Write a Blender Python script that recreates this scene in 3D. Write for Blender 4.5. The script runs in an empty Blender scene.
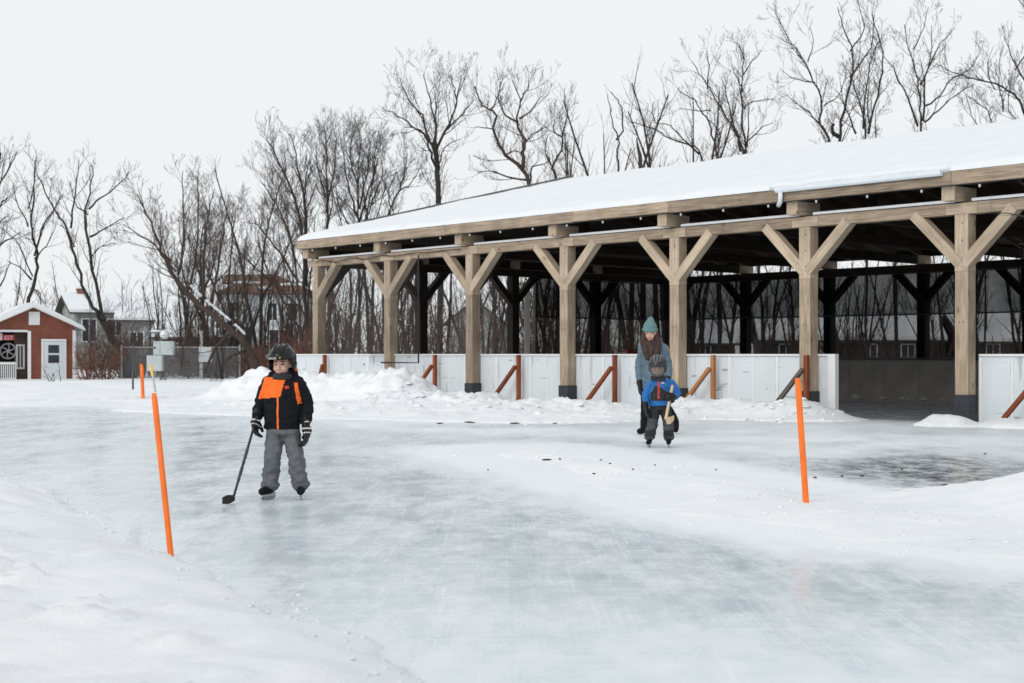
import bpy, bmesh, math, random
import numpy as np
from mathutils import Vector, Matrix, noise as mnoise

C = bpy.context.scene.collection
SC = bpy.context.scene
PI = math.pi
F = 1422.0           # focal length in pixels (50 mm lens, 36 mm sensor, 1024 px)
EYE = 1.2
HZ = 354.0

def at(px, py, d):
    return Vector(((px - 512) / F * d, d, EYE + (HZ - py) / F * d))

# ------------------------------------------------------------------ materials
MATS = {}
def nodes_of(name):
    m = bpy.data.materials.new(name)
    m.use_nodes = True
    nt = m.node_tree
    b = nt.nodes['Principled BSDF']
    return m, nt, b

def mat(name, col, rough=0.7, var=0.25, scale=6.0, bump=0.0, bscale=None, stretch=(1, 1, 1),
        metallic=0.0, spec=0.5, col2=None, detail=5.0, rnd=0.0, coat=0.0, vscale=None):
    if name in MATS: return MATS[name]
    m, nt, b = nodes_of(name)
    N, L = nt.nodes, nt.links
    tc = N.new('ShaderNodeTexCoord')
    mp = N.new('ShaderNodeMapping'); mp.inputs['Scale'].default_value = stretch
    L.new(tc.outputs['Object'], mp.inputs['Vector'])
    vec = mp.outputs[0]
    if rnd > 0:
        oi = N.new('ShaderNodeObjectInfo')
        ad = N.new('ShaderNodeVectorMath'); ad.operation = 'ADD'
        sc = N.new('ShaderNodeMath'); sc.operation = 'MULTIPLY'; sc.inputs[1].default_value = 37.0
        L.new(oi.outputs['Random'], sc.inputs[0])
        L.new(vec, ad.inputs[0]); L.new(sc.outputs[0], ad.inputs[1]); vec = ad.outputs[0]
    nz = N.new('ShaderNodeTexNoise'); nz.inputs['Scale'].default_value = scale; nz.inputs['Detail'].default_value = detail
    nz.inputs['Roughness'].default_value = 0.6
    L.new(vec, nz.inputs['Vector'])
    rp = N.new('ShaderNodeValToRGB')
    c2 = col2 if col2 else tuple(min(1, c * (1 + var)) for c in col)
    c1 = tuple(c * (1 - var) for c in col) if not col2 else col
    rp.color_ramp.elements[0].position = 0.3; rp.color_ramp.elements[1].position = 0.7
    rp.color_ramp.elements[0].color = (*c1, 1); rp.color_ramp.elements[1].color = (*c2, 1)
    L.new(nz.outputs['Fac'], rp.inputs['Fac'])
    out = rp.outputs['Color']
    if rnd > 0:
        hs = N.new('ShaderNodeHueSaturation')
        ma = N.new('ShaderNodeMapRange'); ma.inputs['To Min'].default_value = 1 - rnd; ma.inputs['To Max'].default_value = 1 + rnd
        L.new(oi.outputs['Random'], ma.inputs['Value']); L.new(ma.outputs[0], hs.inputs['Value'])
        L.new(out, hs.inputs['Color']); out = hs.outputs['Color']
    L.new(out, b.inputs['Base Color'])
    b.inputs['Roughness'].default_value = rough; b.inputs['Metallic'].default_value = metallic
    b.inputs['Specular IOR Level'].default_value = spec
    if coat: b.inputs['Coat Weight'].default_value = coat
    if bump > 0:
        n2 = N.new('ShaderNodeTexNoise'); n2.inputs['Scale'].default_value = bscale or scale * 2; n2.inputs['Detail'].default_value = 6
        L.new(vec, n2.inputs['Vector'])
        bp = N.new('ShaderNodeBump'); bp.inputs['Strength'].default_value = bump; bp.inputs['Distance'].default_value = 0.02
        L.new(n2.outputs['Fac'], bp.inputs['Height']); L.new(bp.outputs[0], b.inputs['Normal'])
    MATS[name] = m
    return m

def siding(name, col, step=0.18, axis='Z', rough=0.75):
    if name in MATS: return MATS[name]
    m, nt, b = nodes_of(name); N, L = nt.nodes, nt.links
    tc = N.new('ShaderNodeTexCoord')
    sx = N.new('ShaderNodeSeparateXYZ'); L.new(tc.outputs['Object'], sx.inputs[0])
    mu = N.new('ShaderNodeMath'); mu.operation = 'DIVIDE'; mu.inputs[1].default_value = step; L.new(sx.outputs[axis], mu.inputs[0])
    fr = N.new('ShaderNodeMath'); fr.operation = 'FRACT'; L.new(mu.outputs[0], fr.inputs[0])
    nz = N.new('ShaderNodeTexNoise'); nz.inputs['Scale'].default_value = 2.5; nz.inputs['Detail'].default_value = 6
    L.new(tc.outputs['Object'], nz.inputs['Vector'])
    rp = N.new('ShaderNodeValToRGB'); rp.color_ramp.elements[0].position = .3; rp.color_ramp.elements[1].position = .7
    rp.color_ramp.elements[0].color = (*[c * .75 for c in col], 1); rp.color_ramp.elements[1].color = (*[min(1, c * 1.2) for c in col], 1)
    L.new(nz.outputs['Fac'], rp.inputs['Fac']); L.new(rp.outputs[0], b.inputs['Base Color'])
    bp = N.new('ShaderNodeBump'); bp.inputs['Strength'].default_value = .8; bp.inputs['Distance'].default_value = .025
    L.new(fr.outputs[0], bp.inputs['Height']); L.new(bp.outputs[0], b.inputs['Normal'])
    b.inputs['Roughness'].default_value = rough
    MATS[name] = m
    return m

def net_mat(name, trans, col, weave=0.0):
    m, nt, b = nodes_of(name); N, L = nt.nodes, nt.links
    out = N['Material Output']
    tr = N.new('ShaderNodeBsdfTransparent'); df = N.new('ShaderNodeBsdfDiffuse'); df.inputs[0].default_value = (*col, 1)
    mx = N.new('ShaderNodeMixShader')
    tc = N.new('ShaderNodeTexCoord'); nz = N.new('ShaderNodeTexNoise'); nz.inputs['Scale'].default_value = 1.1; nz.inputs['Detail'].default_value = 6
    L.new(tc.outputs['Object'], nz.inputs['Vector'])
    mr = N.new('ShaderNodeMapRange'); mr.inputs['From Min'].default_value = .3; mr.inputs['From Max'].default_value = .7
    mr.inputs['To Min'].default_value = trans + weave; mr.inputs['To Max'].default_value = trans - weave
    L.new(nz.outputs['Fac'], mr.inputs['Value']); L.new(mr.outputs[0], mx.inputs[0])
    L.new(df.outputs[0], mx.inputs[1]); L.new(tr.outputs[0], mx.inputs[2]); L.new(mx.outputs[0], out.inputs['Surface'])
    return m

def wood(name, col, rnd=0.2, dark=0.45):
    """grain runs along the piece's own local Z"""
    if name in MATS: return MATS[name]
    m, nt, b = nodes_of(name); N, L = nt.nodes, nt.links
    tc = N.new('ShaderNodeTexCoord'); oi = N.new('ShaderNodeObjectInfo')
    sc = N.new('ShaderNodeMath'); sc.operation = 'MULTIPLY'; sc.inputs[1].default_value = 53.0; L.new(oi.outputs['Random'], sc.inputs[0])
    ad = N.new('ShaderNodeVectorMath'); ad.operation = 'ADD'; L.new(tc.outputs['Object'], ad.inputs[0]); L.new(sc.outputs[0], ad.inputs[1])
    mp = N.new('ShaderNodeMapping'); mp.inputs['Scale'].default_value = (22, 22, 1.1); L.new(ad.outputs[0], mp.inputs[0])
    n1 = N.new('ShaderNodeTexNoise'); n1.inputs['Scale'].default_value = 1.6; n1.inputs['Detail'].default_value = 7; n1.inputs['Roughness'].default_value = .65
    L.new(mp.outputs[0], n1.inputs['Vector'])
    n2 = N.new('ShaderNodeTexNoise'); n2.inputs['Scale'].default_value = 1.7; n2.inputs['Detail'].default_value = 5; L.new(ad.outputs[0], n2.inputs['Vector'])
    r1 = N.new('ShaderNodeValToRGB'); r1.color_ramp.elements[0].position = .28; r1.color_ramp.elements[1].position = .72
    r1.color_ramp.elements[0].color = (*[c * dark for c in col], 1); r1.color_ramp.elements[1].color = (*[min(1, c * 1.22) for c in col], 1)
    L.new(n1.outputs['Fac'], r1.inputs['Fac'])
    mx = N.new('ShaderNodeMixRGB'); mx.blend_type = 'MULTIPLY'; mx.inputs[0].default_value = .75
    r2 = N.new('ShaderNodeValToRGB'); r2.color_ramp.elements[0].position = .3; r2.color_ramp.elements[1].position = .62
    r2.color_ramp.elements[0].color = (.62, .6, .58, 1); r2.color_ramp.elements[1].color = (1, 1, 1, 1)
    L.new(n2.outputs['Fac'], r2.inputs['Fac']); L.new(r1.outputs[0], mx.inputs[1]); L.new(r2.outputs[0], mx.inputs[2])
    # knots
    vo = N.new('ShaderNodeTexVoronoi'); vo.inputs['Scale'].default_value = 1.0
    mp2 = N.new('ShaderNodeMapping'); mp2.inputs['Scale'].default_value = (4, 4, 1.6); L.new(ad.outputs[0], mp2.inputs[0]); L.new(mp2.outputs[0], vo.inputs['Vector'])
    kr = N.new('ShaderNodeValToRGB'); kr.color_ramp.elements[0].position = .05; kr.color_ramp.elements[1].position = .14
    kr.color_ramp.elements[0].color = (.35, .28, .22, 1); kr.color_ramp.elements[1].color = (1, 1, 1, 1)
    L.new(vo.outputs['Distance'], kr.inputs['Fac'])
    mk = N.new('ShaderNodeMixRGB'); mk.blend_type = 'MULTIPLY'; mk.inputs[0].default_value = .8
    L.new(mx.outputs[0], mk.inputs[1]); L.new(kr.outputs[0], mk.inputs[2])
    hs = N.new('ShaderNodeHueSaturation'); mr = N.new('ShaderNodeMapRange'); mr.inputs['To Min'].default_value = 1 - rnd; mr.inputs['To Max'].default_value = 1 + rnd
    L.new(oi.outputs['Random'], mr.inputs['Value']); L.new(mr.outputs[0], hs.inputs['Value']); L.new(mk.outputs[0], hs.inputs['Color'])
    L.new(hs.outputs[0], b.inputs['Base Color'])
    bp = N.new('ShaderNodeBump'); bp.inputs['Strength'].default_value = .5; bp.inputs['Distance'].default_value = .012
    L.new(n1.outputs['Fac'], bp.inputs['Height']); L.new(bp.outputs[0], b.inputs['Normal'])
    b.inputs['Roughness'].default_value = .8
    b.inputs['Specular IOR Level'].default_value = .25
    MATS[name] = m
    return m

def snow_material():
    m, nt, b = nodes_of('snow'); N, L = nt.nodes, nt.links
    tc = N.new('ShaderNodeTexCoord')
    n0 = N.new('ShaderNodeTexNoise'); n0.inputs['Scale'].default_value = .55; n0.inputs['Detail'].default_value = 8; n0.inputs['Roughness'].default_value = .62
    n1 = N.new('ShaderNodeTexNoise'); n1.inputs['Scale'].default_value = 9; n1.inputs['Detail'].default_value = 8; n1.inputs['Roughness'].default_value = .7
    n2 = N.new('ShaderNodeTexNoise'); n2.inputs['Scale'].default_value = 2.2; n2.inputs['Detail'].default_value = 10; n2.inputs['Roughness'].default_value = .75
    for n in (n0, n1, n2): L.new(tc.outputs['Object'], n.inputs['Vector'])
    rp = N.new('ShaderNodeValToRGB'); rp.color_ramp.elements[0].position = .32; rp.color_ramp.elements[1].position = .6
    rp.color_ramp.elements[0].color = (.765, .80, .835, 1); rp.color_ramp.elements[1].color = (.87, .89, .91, 1)
    L.new(n0.outputs['Fac'], rp.inputs['Fac'])
    # sparse grit
    rg = N.new('ShaderNodeValToRGB'); rg.color_ramp.elements[0].position = .20; rg.color_ramp.elements[1].position = .28
    rg.color_ramp.elements[0].color = (.55, .53, .5, 1); rg.color_ramp.elements[1].color = (1, 1, 1, 1)
    L.new(n2.outputs['Fac'], rg.inputs['Fac'])
    mx = N.new('ShaderNodeMixRGB'); mx.blend_type = 'MULTIPLY'; mx.inputs[0].default_value = .8
    L.new(rp.outputs[0], mx.inputs[1]); L.new(rg.outputs[0], mx.inputs[2]); L.new(mx.outputs[0], b.inputs['Base Color'])
    b.inputs['Roughness'].default_value = .85; b.inputs['Specular IOR Level'].default_value = .2
    b1 = N.new('ShaderNodeBump'); b1.inputs['Strength'].default_value = .75; b1.inputs['Distance'].default_value = .045
    L.new(n2.outputs['Fac'], b1.inputs['Height'])
    b2 = N.new('ShaderNodeBump'); b2.inputs['Strength'].default_value = .6; b2.inputs['Distance'].default_value = .012
    L.new(n1.outputs['Fac'], b2.inputs['Height']); L.new(b1.outputs[0], b2.inputs['Normal']); L.new(b2.outputs[0], b.inputs['Normal'])
    MATS['snow'] = m
    return m

def ice_material():
    m, nt, b = nodes_of('ice'); N, L = nt.nodes, nt.links
    tc = N.new('ShaderNodeTexCoord')
    def noise(scale, stretch=(1, 1, 1), rot=0, detail=8, rough=.65):
        mp = N.new('ShaderNodeMapping'); mp.inputs['Scale'].default_value = stretch; mp.inputs['Rotation'].default_value = (0, 0, rot)
        L.new(tc.outputs['Object'], mp.inputs[0])
        n = N.new('ShaderNodeTexNoise'); n.inputs['Scale'].default_value = scale; n.inputs['Detail'].default_value = detail; n.inputs['Roughness'].default_value = rough
        L.new(mp.outputs[0], n.inputs['Vector']); return n.outputs['Fac']
    def math_(op, a, v):
        x = N.new('ShaderNodeMath'); x.operation = op
        for i, s in enumerate((a, v)):
            if isinstance(s, (int, float)): x.inputs[i].default_value = s
            else: L.new(s, x.inputs[i])
        return x.outputs[0]
    def ramp(f, p0, p1):
        r = N.new('ShaderNodeMapRange'); r.inputs['From Min'].default_value = p0; r.inputs['From Max'].default_value = p1
        L.new(f, r.inputs['Value']); return r.outputs[0]
    def warp(scale, stretch, rot, detail=5, rough=.6):
        mp = N.new('ShaderNodeMapping'); mp.inputs['Scale'].default_value = stretch; mp.inputs['Rotation'].default_value = (0, 0, rot)
        L.new(tc.outputs['Object'], mp.inputs[0])
        n = N.new('ShaderNodeTexNoise'); n.inputs['Scale'].default_value = scale; n.inputs['Detail'].default_value = detail; n.inputs['Roughness'].default_value = rough
        n.inputs['Distortion'].default_value = 1.6
        L.new(mp.outputs[0], n.inputs['Vector']); return n.outputs['Fac']
    big = noise(.4, (1.2, .8, 1), .4)
    mid = noise(1.1, (1.3, .55, 1), .3, 12, .74)
    mid2 = noise(3.4, (1.4, .7, 1), -.35, 12, .78)
    s1 = warp(1.0, (.5, 22, 1), 1.0)
    s2 = warp(1.0, (24, .6, 1), .35)
    s3 = warp(1.0, (.45, 30, 1), 2.0)
    s4 = warp(1.0, (.3, 44, 1), .25); s5 = warp(1.0, (50, .35, 1), -.3)
    at_ = N.new('ShaderNodeAttribute'); at_.attribute_name = 'frost'
    dk = N.new('ShaderNodeAttribute'); dk.attribute_name = 'wet'
    f = math_('ADD', math_('MULTIPLY', ramp(big, .35, .68), .16), math_('MULTIPLY', ramp(mid, .36, .68), .40))
    f = math_('ADD', f, math_('MULTIPLY', ramp(mid2, .42, .7), .4))
    for s in (s1, s2, s3, s4, s5):
        f = math_('ADD', f, math_('MULTIPLY', ramp(s, .58, .70), .20))
    f = math_('ADD', f, math_('SUBTRACT', math_('MULTIPLY', at_.outputs['Fac'], 1.25), .19))
    cl = N.new('ShaderNodeClamp'); L.new(f, cl.inputs[0]); f = cl.outputs[0]
    c0 = N.new('ShaderNodeMixRGB'); L.new(ramp(mid, .4, .7), c0.inputs[0]); c0.inputs[1].default_value = (.54, .63, .68, 1); c0.inputs[2].default_value = (.69, .75, .79, 1)
    cd = N.new('ShaderNodeMixRGB'); L.new(math_('MULTIPLY', dk.outputs['Fac'], ramp(mid2, .62, .44)), cd.inputs[0])
    L.new(c0.outputs[0], cd.inputs[1]); cd.inputs[2].default_value = (.045, .05, .055, 1)
    mx = N.new('ShaderNodeMixRGB'); L.new(f, mx.inputs[0]); L.new(cd.outputs[0], mx.inputs[1]); mx.inputs[2].default_value = (.80, .835, .865, 1)
    L.new(mx.outputs[0], b.inputs['Base Color'])
    rr = N.new('ShaderNodeMapRange'); rr.inputs['To Min'].default_value = .13; rr.inputs['To Max'].default_value = .58; L.new(f, rr.inputs['Value'])
    L.new(rr.outputs[0], b.inputs['Roughness'])
    sp = N.new('ShaderNodeMapRange'); sp.inputs['To Min'].default_value = .36; sp.inputs['To Max'].default_value = .2; L.new(f, sp.inputs['Value'])
    L.new(sp.outputs[0], b.inputs['Specular IOR Level'])
    b.inputs['IOR'].default_value = 1.31
    bp = N.new('ShaderNodeBump'); bp.inputs['Strength'].default_value = .07; bp.inputs['Distance'].default_value = .005
    L.new(f, bp.inputs['Height']); L.new(bp.outputs[0], b.inputs['Normal'])
    MATS['ice'] = m
    return m

# ------------------------------------------------------------------ mesh helpers
class MB:
    def __init__(s): s.v = []; s.f = []; s.m = []; s.mi = 0
    def add(s, vs, fs):
        o = len(s.v); s.v.extend([tuple(p) for p in vs])
        s.f.extend([tuple(i + o for i in f) for f in fs]); s.m.extend([s.mi] * len(fs)); return s
    def box(s, x0, x1, y0, y1, z0, z1):
        v = [(x0, y0, z0), (x1, y0, z0), (x1, y1, z0), (x0, y1, z0), (x0, y0, z1), (x1, y0, z1), (x1, y1, z1), (x0, y1, z1)]
        return s.add(v, [(0, 3, 2, 1), (4, 5, 6, 7), (0, 1, 5, 4), (1, 2, 6, 5), (2, 3, 7, 6), (3, 0, 4, 7)])
    def prism(s, poly, z0, z1, axis='z'):
        n = len(poly)
        def P(p, t):
            if axis == 'z': return (p[0], p[1], t)
            if axis == 'y': return (p[0], t, p[1])
            return (t, p[0], p[1])
        v = [P(p, z0) for p in poly] + [P(p, z1) for p in poly]
        f = [tuple(range(n - 1, -1, -1)), tuple(range(n, 2 * n))] + [(i, (i + 1) % n, n + (i + 1) % n, n + i) for i in range(n)]
        return s.add(v, f)
    def tube(s, pts, rad, n=6, cap=True):
        pts = [Vector(p) for p in pts]; k = len(pts)
        if not hasattr(rad, '__len__'): rad = [rad] * k
        vs = []
        for i in range(k):
            d = pts[min(i + 1, k - 1)] - pts[max(i - 1, 0)]
            if d.length < 1e-9: d = Vector((0, 0, 1))
            d.normalize()
            ref = Vector((0, 1, 0)) if abs(d.y) < .9 else Vector((1, 0, 0))
            a = d.cross(ref).normalized(); c = d.cross(a)
            for j in range(n):
                t = 2 * PI * j / n
                vs.append(pts[i] + (a * math.cos(t) + c * math.sin(t)) * rad[i])
        fs = []
        for i in range(k - 1):
            for j in range(n):
                fs.append((i * n + j, i * n + (j + 1) % n, (i + 1) * n + (j + 1) % n, (i + 1) * n + j))
        if cap:
            fs.append(tuple(range(n - 1, -1, -1))); fs.append(tuple((k - 1) * n + j for j in range(n)))
        return s.add(vs, fs)
    def ell(s, c, r, nu=12, nv=8, rot=None):
        vs = []; fs = []
        R = rot or Matrix.Identity(3)
        for i in range(nv + 1):
            th = PI * i / nv
            for j in range(nu):
                ph = 2 * PI * j / nu
                p = R @ Vector((r[0] * math.sin(th) * math.cos(ph), r[1] * math.sin(th) * math.sin(ph), r[2] * math.cos(th)))
                vs.append(p + Vector(c))
        for i in range(nv):
            for j in range(nu):
                fs.append((i * nu + j, (i + 1) * nu + j, (i + 1) * nu + (j + 1) % nu, i * nu + (j + 1) % nu))
        return s.add(vs, fs)
    def loft(s, rings, n=16):
        """rings: (cx, cy, cz, rx, ry) stacked along z"""
        vs = []; fs = []
        for (cx, cy, cz, rx, ry) in rings:
            for j in range(n):
                t = 2 * PI * j / n
                vs.append((cx + rx * math.cos(t), cy + ry * math.sin(t), cz))
        k = len(rings)
        for i in range(k - 1):
            for j in range(n):
                fs.append((i * n + j, i * n + (j + 1) % n, (i + 1) * n + (j + 1) % n, (i + 1) * n + j))
        fs.append(tuple(range(n - 1, -1, -1))); fs.append(tuple((k - 1) * n + j for j in range(n)))
        return s.add(vs, fs)
    def mesh(s, name):
        me = bpy.data.meshes.new(name); me.from_pydata(s.v, [], s.f); me.update(); return me
    def build(s, name, mats, parent=None, smooth=False, loc=None, rotz=None, bevel=0):
        me = s.mesh(name)
        if not isinstance(mats, (list, tuple)): mats = [mats]
        for m in mats: me.materials.append(m)
        if any(s.m): me.polygons.foreach_set('material_index', s.m)
        if smooth: me.polygons.foreach_set('use_smooth', [True] * len(me.polygons))
        return link(me, name, parent, loc, rotz, bevel)

def link(me, name, parent=None, loc=None, rotz=None, bevel=0):
    o = bpy.data.objects.new(name, me); C.objects.link(o)
    if parent: o.parent = parent
    if loc: o.location = loc
    if rotz is not None: o.rotation_euler = (0, 0, rotz)
    if bevel:
        bv = o.modifiers.new('bevel', 'BEVEL'); bv.width = bevel; bv.segments = 2; bv.limit_method = 'ANGLE'
    return o

def tag(o, label, cat, group=None, kind=None):
    if label: o['label'] = label
    if cat: o['category'] = cat
    if group: o['group'] = group
    if kind: o['kind'] = kind
    return o

def thing(name, label, cat, loc=(0, 0, 0), rz=0, group=None):
    o = bpy.data.objects.new(name, None); C.objects.link(o)
    o.location = loc; o.rotation_euler = (0, 0, rz); o.empty_display_size = .2
    return tag(o, label, cat, group)

def struct(o): o['kind'] = 'structure'; return o

def copy_tree(root, loc, rz, sc, label=None, group=None):
    def rec(o, par):
        c = o.copy(); C.objects.link(c); c.parent = par
        for ch in o.children: rec(ch, c)
        return c
    r = rec(root, None)
    r.location = loc; r.rotation_euler = (0, 0, rz); r.scale = sc
    if label: r['label'] = label
    if group: r['group'] = group
    return r

def timber(name, a, b, w, h, m, parent=None, up=(0, 0, 1), bevel=.008, roll_side=None):
    """squared timber from a to b, built along its own Z: w across, h along 'up'"""
    a, b = Vector(a), Vector(b); z = (b - a); Ln = z.length; z.normalize()
    u = Vector(up)
    if abs(u.dot(z)) > .98: u = Vector((0, 1, 0))
    y = (u - z * u.dot(z)).normalized(); x = y.cross(z)
    mb = MB(); mb.box(-w / 2, w / 2, -h / 2, h / 2, 0, Ln)
    o = mb.build(name, m, parent, bevel=bevel)
    M = Matrix((x, y, z)).transposed().to_4x4(); M.translation = a
    o.matrix_local = M
    return o

# ------------------------------------------------------------------ world, camera, light
def setup():
    w = bpy.data.worlds.new('World'); SC.world = w; w.use_nodes = True
    N, L = w.node_tree.nodes, w.node_tree.links
    bg = N['Background']
    sk = N.new('ShaderNodeTexSky'); sk.sky_type = 'NISHITA'; sk.sun_disc = False
    sk.sun_elevation = math.radians(24); sk.sun_rotation = math.radians(215); sk.air_density = 1.0; sk.dust_density = 2.0
    # overcast: an even layer of cloud in front of the clear sky
    tc = N.new('ShaderNodeTexCoord')
    nz = N.new('ShaderNodeTexNoise'); nz.inputs['Scale'].default_value = 1.3; nz.inputs['Detail'].default_value = 4
    mp = N.new('ShaderNodeMapping'); mp.inputs['Scale'].default_value = (1, 1, 3); L.new(tc.outputs['Generated'], mp.inputs[0]); L.new(mp.outputs[0], nz.inputs['Vector'])
    rp = N.new('ShaderNodeValToRGB'); rp.color_ramp.elements[0].position = .3; rp.color_ramp.elements[1].position = .7
    rp.color_ramp.elements[0].color = (8.6, 8.9, 9.12, 1); rp.color_ramp.elements[1].color = (9.0, 9.2, 9.35, 1)
    L.new(nz.outputs['Fac'], rp.inputs['Fac'])
    mx = N.new('ShaderNodeMixRGB'); mx.inputs[0].default_value = .96
    L.new(sk.outputs[0], mx.inputs[1]); L.new(rp.outputs[0], mx.inputs[2]); L.new(mx.outputs[0], bg.inputs['Color'])
    bg.inputs['Strength'].default_value = .1
    sd = bpy.data.lights.new('sun', 'SUN'); sd.energy = 1.2; sd.angle = math.radians(30); sd.color = (1, .96, .9)
    so = bpy.data.objects.new('sun', sd); C.objects.link(so)
    # sun behind and to the left of the camera
    el, az = math.radians(24), math.radians(215)
    d = Vector((math.sin(az) * math.cos(el), math.cos(az) * math.cos(el), math.sin(el)))
    so.rotation_euler = d.to_track_quat('Z', 'Y').to_euler(); so.location = (0, 0, 30)
    cd = bpy.data.cameras.new('camera'); co = bpy.data.objects.new('camera', cd); C.objects.link(co)
    cd.lens = 50; cd.sensor_width = 36; cd.shift_y = (HZ - 341.5) / 1024; cd.clip_end = 2000; cd.clip_start = .1
    cd.dof.use_dof = True; cd.dof.focus_distance = 13.5; cd.dof.aperture_fstop = 4.5
    co.location = (0, 0, EYE); co.rotation_euler = (PI / 2, 0, 0)
    SC.camera = co
    SC.render.engine = 'CYCLES'
    SC.cycles.use_denoising = True
    SC.cycles.max_bounces = 8; SC.cycles.transparent_max_bounces = 16
    vs = SC.view_settings; vs.view_transform = 'Standard'; vs.look = 'None'; vs.gamma = 1; vs.use_curve_mapping = False; vs.exposure = 0
setup()

SNOW = snow_material(); ICE = ice_material()
WHITE = mat('white_paint', (.72, .74, .76), .55, .06, 3)
ROOFSNOW = mat('roof_snow', (.76, .79, .82), .85, .03, 2, bump=.25, bscale=4, spec=.2)
TIMBER = wood('weathered_timber', (.455, .36, .268))
TIMBER_PALE = wood('pale_timber', (.545, .44, .332), .10, .65)
TIMBER_SHADED = wood('shaded_timber', (.035, .027, .022), .2)  # inner and rear timbers: shade under the roof put into the wood colour
BLACK = mat('black_plastic', (.012, .012, .014), .5, .3, 12)
SLEEVE = mat('black_sleeve', (.02, .024, .03), .6, .35, 8, bump=.2)
def scuffed(name, col):
    m = mat(name, col, .45, .07, 1.3, bump=.05); nt = m.node_tree; N, L = nt.nodes, nt.links; b = N['Principled BSDF']
    src = b.inputs['Base Color'].links[0].from_socket
    tc = N.new('ShaderNodeTexCoord'); oi = N.new('ShaderNodeObjectInfo'); k = N.new('ShaderNodeMath'); k.operation = 'MULTIPLY'; k.inputs[1].default_value = 91
    L.new(oi.outputs['Random'], k.inputs[0]); ad = N.new('ShaderNodeVectorMath'); L.new(tc.outputs['Object'], ad.inputs[0]); L.new(k.outputs[0], ad.inputs[1])
    out = src
    for sc, st, p0, p1, c in ((4.5, (1, 1, 1), .25, .29, (.16, .16, .17, 1)), (1.6, (6, 6, .7), .30, .40, (.62, .62, .6, 1)), (2.2, (.7, 1, 5), .29, .34, (.45, .46, .47, 1))):
        mp = N.new('ShaderNodeMapping'); mp.inputs['Scale'].default_value = st; L.new(ad.outputs[0], mp.inputs[0])
        nz = N.new('ShaderNodeTexNoise'); nz.inputs['Scale'].default_value = sc; nz.inputs['Detail'].default_value = 4; L.new(mp.outputs[0], nz.inputs['Vector'])
        r = N.new('ShaderNodeValToRGB'); r.color_ramp.elements[0].position = p0; r.color_ramp.elements[1].position = p1; r.color_ramp.elements[0].color = c; r.color_ramp.elements[1].color = (1, 1, 1, 1)
        L.new(nz.outputs['Fac'], r.inputs['Fac']); mx = N.new('ShaderNodeMixRGB'); mx.blend_type = 'MULTIPLY'; mx.inputs[0].default_value = .85
        L.new(out, mx.inputs[1]); L.new(r.outputs[0], mx.inputs[2]); out = mx.outputs[0]
    L.new(out, b.inputs['Base Color']); return m
BOARD = scuffed('rink_board', (.64, .685, .72))
BOARD_TRIM = mat('board_trim', (.74, .76, .77), .5, .05, 3)
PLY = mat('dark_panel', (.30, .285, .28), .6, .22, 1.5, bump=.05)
REDWOOD = wood('red_stained_wood', (.30, .085, .035), .2)
TANWOOD = wood('tan_stained_wood', (.52, .24, .11), .1)
GREYWOOD = wood('grey_wood', (.17, .14, .12), .1)
ORANGE = mat('orange_stake', (.95, .17, .012), .55, .22, 7, stretch=(1, 1, .5))

# ------------------------------------------------------------------ ground
# pavilion frame
PV = Vector((7.71, 24.4, 0)); TH = -math.radians(48.2)
UX = np.array([math.cos(TH), math.sin(TH)]); UY = np.array([-math.sin(TH), math.cos(TH)])
BAY = 3.28; X0 = -19.68; X1 = 13.12; W = 14.4
def pav(x, y, z=0): return Vector((PV.x + UX[0] * x + UY[0] * y, PV.y + UX[1] * x + UY[1] * y, z))
def to_local(X, Y):
    dx, dy = X - PV.x, Y - PV.y
    return dx * UX[0] + dy * UX[1], dx * UY[0] + dy * UY[1]

def sstep(a, b, x):
    t = np.clip((x - a) / (b - a), 0, 1); return t * t * (3 - 2 * t)

_rs = np.random.RandomState(7)
_perm = _rs.rand(256, 256)
def vnoise(x, y):
    xi = np.floor(x).astype(int); yi = np.floor(y).astype(int); fx = x - xi; fy = y - yi
    fx = fx * fx * (3 - 2 * fx); fy = fy * fy * (3 - 2 * fy)
    g = lambda a, b: _perm[a & 255, b & 255]
    return (g(xi, yi) * (1 - fx) + g(xi + 1, yi) * fx) * (1 - fy) + (g(xi, yi + 1) * (1 - fx) + g(xi + 1, yi + 1) * fx) * fy
def fbm(x, y, s, o=5, g=.5):
    t = 0; a = 1; n = 0
    for i in range(o):
        t = t + a * vnoise(x * s + 17.3 * i, y * s + 9.1 * i); n += a; a *= g; s *= 2.03
    return t / n - .5
def seg_dist(X, Y, pts):
    """distance to a polyline and sign (positive on its left)"""
    best = np.full(X.shape, 1e9); sign = np.ones(X.shape); par = np.zeros(X.shape)
    acc = 0
    for (ax, ay), (bx, by) in zip(pts[:-1], pts[1:]):
        dx, dy = bx - ax, by - ay; l2 = dx * dx + dy * dy
        t = np.clip(((X - ax) * dx + (Y - ay) * dy) / l2, 0, 1)
        d = np.hypot(X - ax - t * dx, Y - ay - t * dy)
        s = dx * (Y - ay) - dy * (X - ax)
        k = d < best
        best = np.where(k, d, best); sign = np.where(k, np.sign(s), sign)
        par = np.where(k, acc + t * math.sqrt(l2), par); acc += math.sqrt(l2)
    return best, sign, par

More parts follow.
